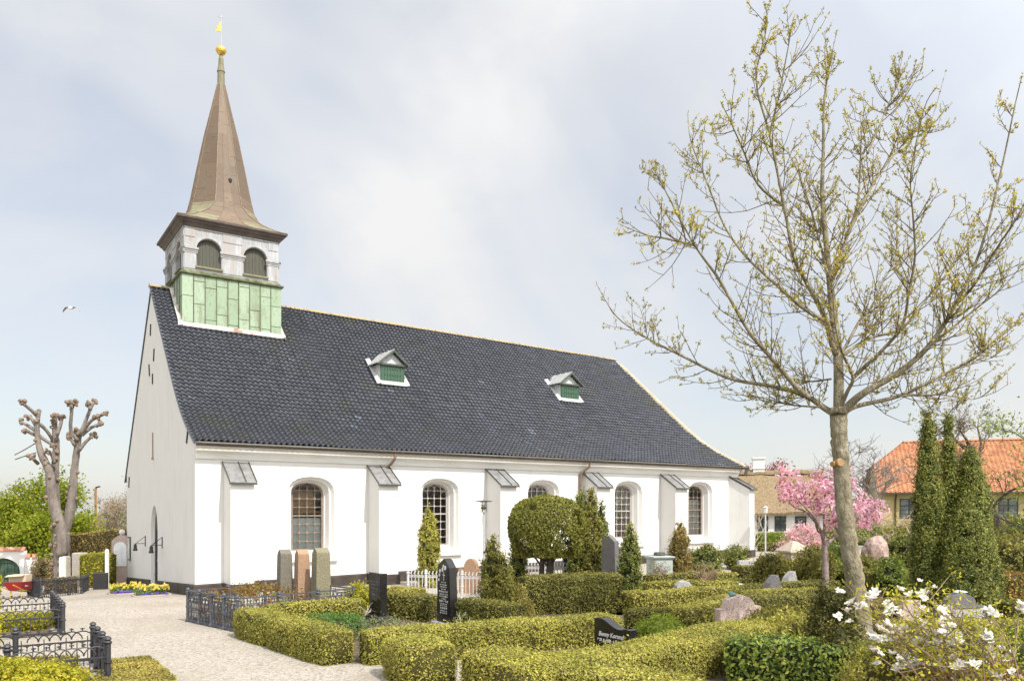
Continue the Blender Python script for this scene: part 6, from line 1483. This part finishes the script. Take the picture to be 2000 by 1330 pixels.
for i, (px, py) in enumerate(FL):
    p = np.array(W(px, py, Ym+rng.uniform(-.7, .7))); r_ = roots[i % 6]; mid = (p*.6+r_*.4)+np.array([0, 0, .12])+rng.normal(0, .05, 3); S = smooth([r_, mid, p], 4); tr.tube(S, list(np.linspace(.011, .004, len(S))), 5); flower(p, .075)
    for z in range(2): flower(p+rng.normal(0, .07, 3), rng.uniform(.045, .07))
    for k in range(38): lf.append(S[rng.integers(3, len(S))]+rng.normal(0, .10, 3))
    for k in range(5):
        q = S[rng.integers(3, len(S)-1)]; e = q+np.array([rng.normal(0, .15), rng.normal(0, .15), rng.uniform(.05, .3)]); tr.tube([q, (q+e)/2+rng.normal(0, .02, 3), e], [.007, .005, .003], 4)
        for z in range(10): lf.append(e+rng.normal(0, .05, 3))
tr.build('stem_mass', M('magnolia_bark', [(.17, .12, .075), (.27, .20, .13)], 8, .8), t, kind='stuff'); foliage_mesh('flower_mass', np.array(fl_), [WHITE], None, t, kind='stuff')
lf = np.array(lf); foliage_mesh('leaf_mass', leaf_quads(lf, np.tile([0, -.3, .8], (len(lf), 1)), .048, .38, 1, .6), [CYPG], None, t, kind='stuff')
for px, py, Y, r, mat, lb, sd in ((1850, 1225, 9.5, .9, OLIVE, 'dense olive shrub behind the magnolia flowers', 81), (1960, 1235, 9.6, .8, GREEN, 'dark green shrub at the right edge behind the magnolia', 82), (1750, 1262, 9.2, .55, GOLD, 'golden shrub under the magnolia beside the juniper', 83), (1900, 1290, 8.8, .6, REDL, 'small red leaved shrub under the magnolia', 84)):
    bush('low_shrub', lb, px, Y, py, r, mat, int(420*r), 24, .05, .055, seed=sd, lumps=.3)
bush('red_shrub', 'red leaved weeping shrub above the reddish hedge at the right edge', 1985, 21.5, 1095, .8, REDL, 160, 18, .06, .1, seed=85, corem=False)
# ---- right background trees
grow('bare_tree', 'bare grey tree left of the red roofed house', at(1700, 52), 4.2, 1.1, 4, .20, M('grey_twigs', [(.17, .15, .14), (.26, .23, .21)], 4, .95), None, lean=(-.12, 0), fork=.25, nb=9, twn=4, up=.25, minr=.02, group='bare trees far behind', kk=(.5, .85))
grow('birch_tree', 'dark leaning tree with hazy brown twigs in front of the red roof', at(1972, 38), 6.3, .8, 4, .22, DBARK, BROWNL, lean=(-.30, 0), leafn=2600, lsize=.09, lsig=.3, fork=.45, nb=10, twn=5, up=.35, minr=.012, kk=(.35, .62))
grow('leafy_tree', 'light green leafy tree reaching in at the right edge', at(2080, 30), 4.6, 1.0, 3, .14, DBARK, LEAFL, leafn=4200, lsize=.12, lsig=.28, fork=.2, nb=10, twn=5, up=.2, kk=(.5, .75))
grow('weeping_shrub', 'low spreading bare shrub in front of the yellow house wall', at(1768, 33), 1.7, 1.3, 4, .11, M('weeping_bark', [(.28, .22, .17), (.42, .35, .27)], 4, .9), BROWNL, leafn=1600, lsize=.07, lsig=.12, fork=.3, nb=8, twn=4, up=-.12, minr=.008, kk=(.6, .95))
grow('bare_shrub', 'small bare shrub between the hedges below the green cypress', at(1377, 22.5), .75, .9, 3, .025, M('shrub_bark', [(.24, .15, .10), (.36, .25, .18)], 5, .9), BROWNL, leafn=160, lsize=.035, lsig=.04, fork=.35, nb=9, twn=5, up=.5, minr=.006, cat='shrub')
grow('bare_shrub', 'twiggy shrub with yellow buds before the green tomb chest', at(1292, 24.2), .7, .9, 3, .025, M('shrub_bark2', [(.24, .15, .13), (.34, .25, .22)], 5, .9), LIME, leafn=220, lsize=.05, lsig=.06, fork=.2, nb=9, twn=4, up=.6, minr=.006, cat='shrub')
grow('bare_shrub', 'tiny bare sapling with pale bark beside the black rectangular gravestone', at(706, 15.9), .62, .8, 2, .018, M('sapling_bark', [(.40, .36, .30)], 5, .9), None, fork=.75, nb=6, twn=3, up=.5, minr=.006, cat='shrub', kk=(.35, .55))
grow('bare_shrub', 'cream twigged shrub at the foot of the stone with roses', at(895, 15.8), .5, 1.0, 2, .02, M('cream_twig', [(.50, .45, .36)], 5, .9), LIME, leafn=90, lsize=.05, lsig=.04, fork=.1, nb=7, twn=3, up=.5, minr=.007, cat='shrub')
grow('bare_shrub', 'pale upright twigs of a shrub at the church corner', at(1472, 36), 1.6, .6, 2, .04, M('pale_twig', [(.45, .38, .28)], 5, .9), None, fork=.05, nb=8, twn=3, up=.8, minr=.012, cat='shrub')
for k, (px, Y, yt, r, mat, lb) in enumerate(((1650, 45, 1040, 1.6, DYEW, 'dark green hedge like shrub behind the cherry tree'), (1720, 44, 1035, 2.0, GREEN, 'green shrub behind the weeping bare shrub'), (1790, 42, 1030, 1.6, OLIVE, 'olive shrub left of the columnar yews in the background'), (1960, 40, 1020, 1.5, OLIVE, 'olive shrub below the leaning dark tree'), (2010, 36, 1010, 1.2, DYEW, 'dark shrub under the yellow house window at the right edge'))):
    bush('background_shrub', lb, px, Y, yt, r, mat, 260, 20, .14, .16, seed=90+k, group='shrubs in front of the red roofed house')
hedge('low clipped yellow hedge far behind the columnar yews', [(gx(1930, 34), 34), (gx(2030, 33), 33)], .7, .8, GOLD, 300, .08)
REDT = leafM('copper_beech_leaf', [(.16, .02, .03), (.26, .04, .05), (.36, .08, .08)], .35)
grow('red_tree', 'dark red leaved tree peeking over the church corner', at(1462, 62), 4.3, 1.0, 3, .12, DBARK, REDT, leafn=3000, lsize=.16, lsig=.25, fork=.2, nb=9, twn=4, up=.3)
# ================================================================ HOUSES
m_thatch, nt, b_ = newmat('thatch')
n1 = noise(nt, 9, 6, .7, co=(1, .6, .35)); n2 = noise(nt, 1.2, 5, .6)
c = ramp(nt, n1, [(.13, .09, .05), (.235, .17, .10), (.32, .24, .15)], [.3, .5, .7]); c = mixc(nt, ramp(nt, n2, [(0, 0, 0), (.5, .5, .5)], [.5, .7]), c, (.24, .19, .07))
nt.links.new(c, b_.inputs['Base Color']); b_.inputs['Roughness'].default_value = 1; bump(nt, b_, n1, 1, .08)
m_dwin = M('dark_green_frame', [(.012, .025, .02), (.02, .04, .032)], 5, .4); m_pane = M('window_pane', [(.03, .035, .04), (.16, .17, .17)], 1.5, .08, spec=.6)
def house_frame(p, q): 
    p = np.array(p); q = np.array(q); L = np.linalg.norm(q-p); e = (q-p)/L; w_ = np.array([-e[1], e[0]])
    return L, lambda s, o, z: np.array([p[0]+e[0]*s+w_[0]*o, p[1]+e[1]*s+w_[1]*o, z])
def window(Q, s, z0, w_, h, par, o=0, nx=2, ny=3, fm=m_dwin):
    m = MB(); fw = .06
    def bx(s0, s1, za, zb, o0=-.04, o1=.05): m.box(Q(s0, o0, za), Q(s1, 0, 0)-Q(s0, 0, 0), Q(0, o1, 0)-Q(0, o0, 0), (0, 0, zb-za))
    bx(s-w_/2, s-w_/2+fw, z0, z0+h); bx(s+w_/2-fw, s+w_/2, z0, z0+h); bx(s-w_/2+fw, s+w_/2-fw, z0, z0+fw); bx(s-w_/2+fw, s+w_/2-fw, z0+h-fw, z0+h)
    bx(s-.04, s+.04, z0+fw, z0+h-fw, -.035, .05); bx(s-w_/2+fw, s-.04, z0+h*.62, z0+h*.62+.06, -.03, .05); bx(s+.04, s+w_/2-fw, z0+h*.62, z0+h*.62+.06, -.03, .05)
    for k in (.22, .42): bx(s-w_/2+fw, s-.04, z0+h*k, z0+h*k+.025, -.02, .04); bx(s+.04, s+w_/2-fw, z0+h*k, z0+h*k+.025, -.02, .04)
    f = m.build('window', fm, par); m = MB(); m.add([Q(s-w_/2+.02, -.012, z0+.02), Q(s+w_/2-.02, -.012, z0+.02), Q(s+w_/2-.02, -.012, z0+h-.02), Q(s-w_/2+.02, -.012, z0+h-.02)], [(0, 1, 2, 3)]); m.build('pane', m_pane, f)
# thatched cottage
p, q = (gx(1395, 50), 50.0), (gx(1612, 48.5), 48.5); L, Q = house_frame(p, q); ze = EYE-.05; g = .35; Dp = 7.0; zr = top(921, 52.0)
t = thing('thatched_cottage', 'white cottage with a thatched roof, white chimney and dark green windows', 'house', (p[0], p[1], g))
m = MB(); m.rings([[Q(0, 0, g-.6), Q(L, 0, g-.6), Q(L, Dp, g-.6), Q(0, Dp, g-.6)], [Q(0, 0, ze+.2), Q(L, 0, ze+.2), Q(L, Dp, ze+.2), Q(0, Dp, ze+.2)]])
m.add([Q(L-.003, 0, ze+.2), Q(L-.003, Dp, ze+.2), Q(L-.003, Dp/2, zr-.3)], [(0, 1, 2)]); m.build('wall', m_wall, t)
m = MB(); rs = []
pr = [(-.42, ze-.12), (-.45, ze+.02), (.6, ze+.62), (2.0, ze+1.55), (Dp/2-.2, zr-.05), (Dp/2, zr), (Dp/2+.2, zr-.05), (Dp-.6, ze+.62), (Dp+.45, ze+.02), (Dp+.4, ze-.12), (Dp/2, zr-.45)]
for s in np.linspace(-.3, L+.3, 26): rs.append([Q(s, o, z+.05*math.sin(s*1.7+o)+.03*math.sin(s*4+z*3)) for o, z in pr])
m.rings(rs); roof_c = m.build('roof', m_thatch, t)
m = MB()
for s in np.linspace(-.3, L, 24): m.rings([[Q(s+ds, Dp/2+.48*math.cos(a), zr-.16+.30*math.sin(a)+.03*math.sin(s*5)) for a in np.linspace(0, math.pi, 7)] for ds in (0, L/23+.02)])
m.build('ridge', M('ridge_thatch', [(.15, .11, .06), (.27, .21, .13)], 5, 1, .6), roof_c)
sc_ = 0
for s in np.linspace(0, L, 200):
    P = Q(s, 1.6, 0)
    if 1000+P[0]/P[1]*F <= 1486: sc_ = s
m = MB(); m.box(Q(sc_-.36, Dp/2-.4, zr-.9), Q(.72, 0, 0)-Q(0, 0, 0), Q(0, .75, 0)-Q(0, 0, 0), (0, 0, 1.75)); m.box(Q(sc_-.42, Dp/2-.46, zr+.85), Q(.84, 0, 0)-Q(0, 0, 0), Q(0, .87, 0)-Q(0, 0, 0), (0, 0, .12)); m.box(Q(sc_-.41, Dp/2-.45, zr+.2), Q(.82, 0, 0)-Q(0, 0, 0), Q(0, .85, 0)-Q(0, 0, 0), (0, 0, .08)); m.build('chimney', m_wall, roof_c)
for px in (1440, 1489, 1524, 1563):
    for s in np.linspace(0, L, 300):
        P = Q(s, 0, 0)
        if 1000+P[0]/P[1]*F >= px: break
    Yw = P[1]; window(Q, s, top(1037, Yw), .62*Yw/46, (1037-1008)*Yw/F, t)
# red roofed house
p, q = (gx(1720, 60), 60.0), (gx(2120, 56), 56.0); L, Q = house_frame(p, q); g = .2; ze = top(957, 60); zr = top(864, 63.5); Dp = 8.0
t = thing('red_roofed_house', 'yellow house with a large orange tiled half hipped roof', 'house', (p[0], p[1], g)); m_yel = M('yellow_render', [(.46, .36, .17), (.54, .43, .22)], 1.5, .9)
m_rt, nt, b_ = newmat('orange_pantile'); wv_ = nt.nodes.new('ShaderNodeAttribute'); wv_.attribute_name = 'rnd'
c = ramp(nt, wv_.outputs['Fac'], [(.32, .125, .06), (.42, .18, .085), (.50, .24, .12)]); c = mixc(nt, ramp(nt, noise(nt, .5, 5), [(0, 0, 0), (.6, .6, .6)], [.55, .7]), c, (.27, .12, .06)); nt.links.new(c, b_.inputs['Base Color']); b_.inputs['Roughness'].default_value = .75
m = MB(); m.rings([[Q(0, 0, g-.6), Q(L, 0, g-.6), Q(L, Dp, g-.6), Q(0, Dp, g-.6)], [Q(0, 0, ze), Q(L, 0, ze), Q(L, Dp, ze), Q(0, Dp, ze)]]); zh = top(910, 61)
kk_ = (zh-ze)/(zr-ze); m.add([Q(.003, 0, ze), Q(.003, Dp, ze), Q(.003, Dp-Dp/2*kk_, zh-.1), Q(.003, Dp/2*kk_, zh-.1)], [(0, 1, 2, 3)]); m.build('wall', m_yel, t)
m = MB(); nr, TW = 26, .30; at_ = []; hipx = 2.1
us = []
for j in range(int((L+.6)/TW)):
    for s in range(4): us.append((-.3+j*TW+s*TW/4, s/4, j))
jj = rng.random((nr, len(us)))
vv = []; 
for i in range(nr):
    for lo in (0, 1):
        u = (i+lo)/nr; o = -.45+(Dp/2+.45)*u; z = ze-.25+(zr-ze+.25)*u+(.07 if lo == 0 else .01); smin = -.3 if z < zh else -.3+(hipx+.3)*(z-zh)/(zr-zh)
        for s, ph, j in us: vv.append(Q(max(s, smin), o, z+.05*math.sin(2*math.pi*ph)))
n = len(us); ff = []
for r in range(2*nr-1):
    for k in range(n-1): ff.append((r*n+k, r*n+k+1, (r+1)*n+k+1, (r+1)*n+k)); at_.append(jj[r//2, us[k][2]])
m.v = vv; m.f = ff; m.m = [0]*len(ff)
k = len(m.v); a_, b2, c2, d3, e3 = Q(-.3, Dp/2*kk_-.1, zh), Q(-.3, Dp-Dp/2*kk_+.1, zh), Q(hipx, Dp/2, zr), Q(L, Dp/2, zr), Q(L, Dp+.45, ze-.25)
m.add([a_, b2, c2, d3, e3, Q(-.3, Dp+.45, ze-.25)], [(0, 1, 2), (1, 2, 3, 4, 5)]); m.attr = at_+[.5, .5]
rf = m.build('roof', m_rt, t, fix=False)
m = MB(); captiles(m, Q(hipx, Dp/2, zr+.02), Q(L, Dp/2, zr+.02), .2, .5); m.build('ridge_cap', m_wtile, rf)
m = MB(); m.bar(Q(-.3, -.5, ze-.25), Q(L, -.5, ze-.25), .14, .12); m.build('gutter', m_gutter, t)
m = MB(); m.tube([Q(1.0, -.45, ze-.3), Q(1.0, -.06, ze-.8), Q(1.0, -.06, g)], .06, 6); m.build('downpipe', m_gutter, t)
for px in (1775, 1810, 1968, 2030):
    for s in np.linspace(0, L, 300):
        P = Q(s, 0, 0)
        if 1000+P[0]/P[1]*F >= px: break
    window(Q, s, top(1012, P[1]), 1.25, 1.45, t)
s_ = L*.62; m = MB(); m.box(Q(s_, 1.4, top(930, 58)-.4), Q(.7, 0, 0)-Q(0, 0, 0), Q(0, .1, .4)-Q(0, 0, 0), (0, .0, .5)); m.build('skylight', m_lampg, rf)
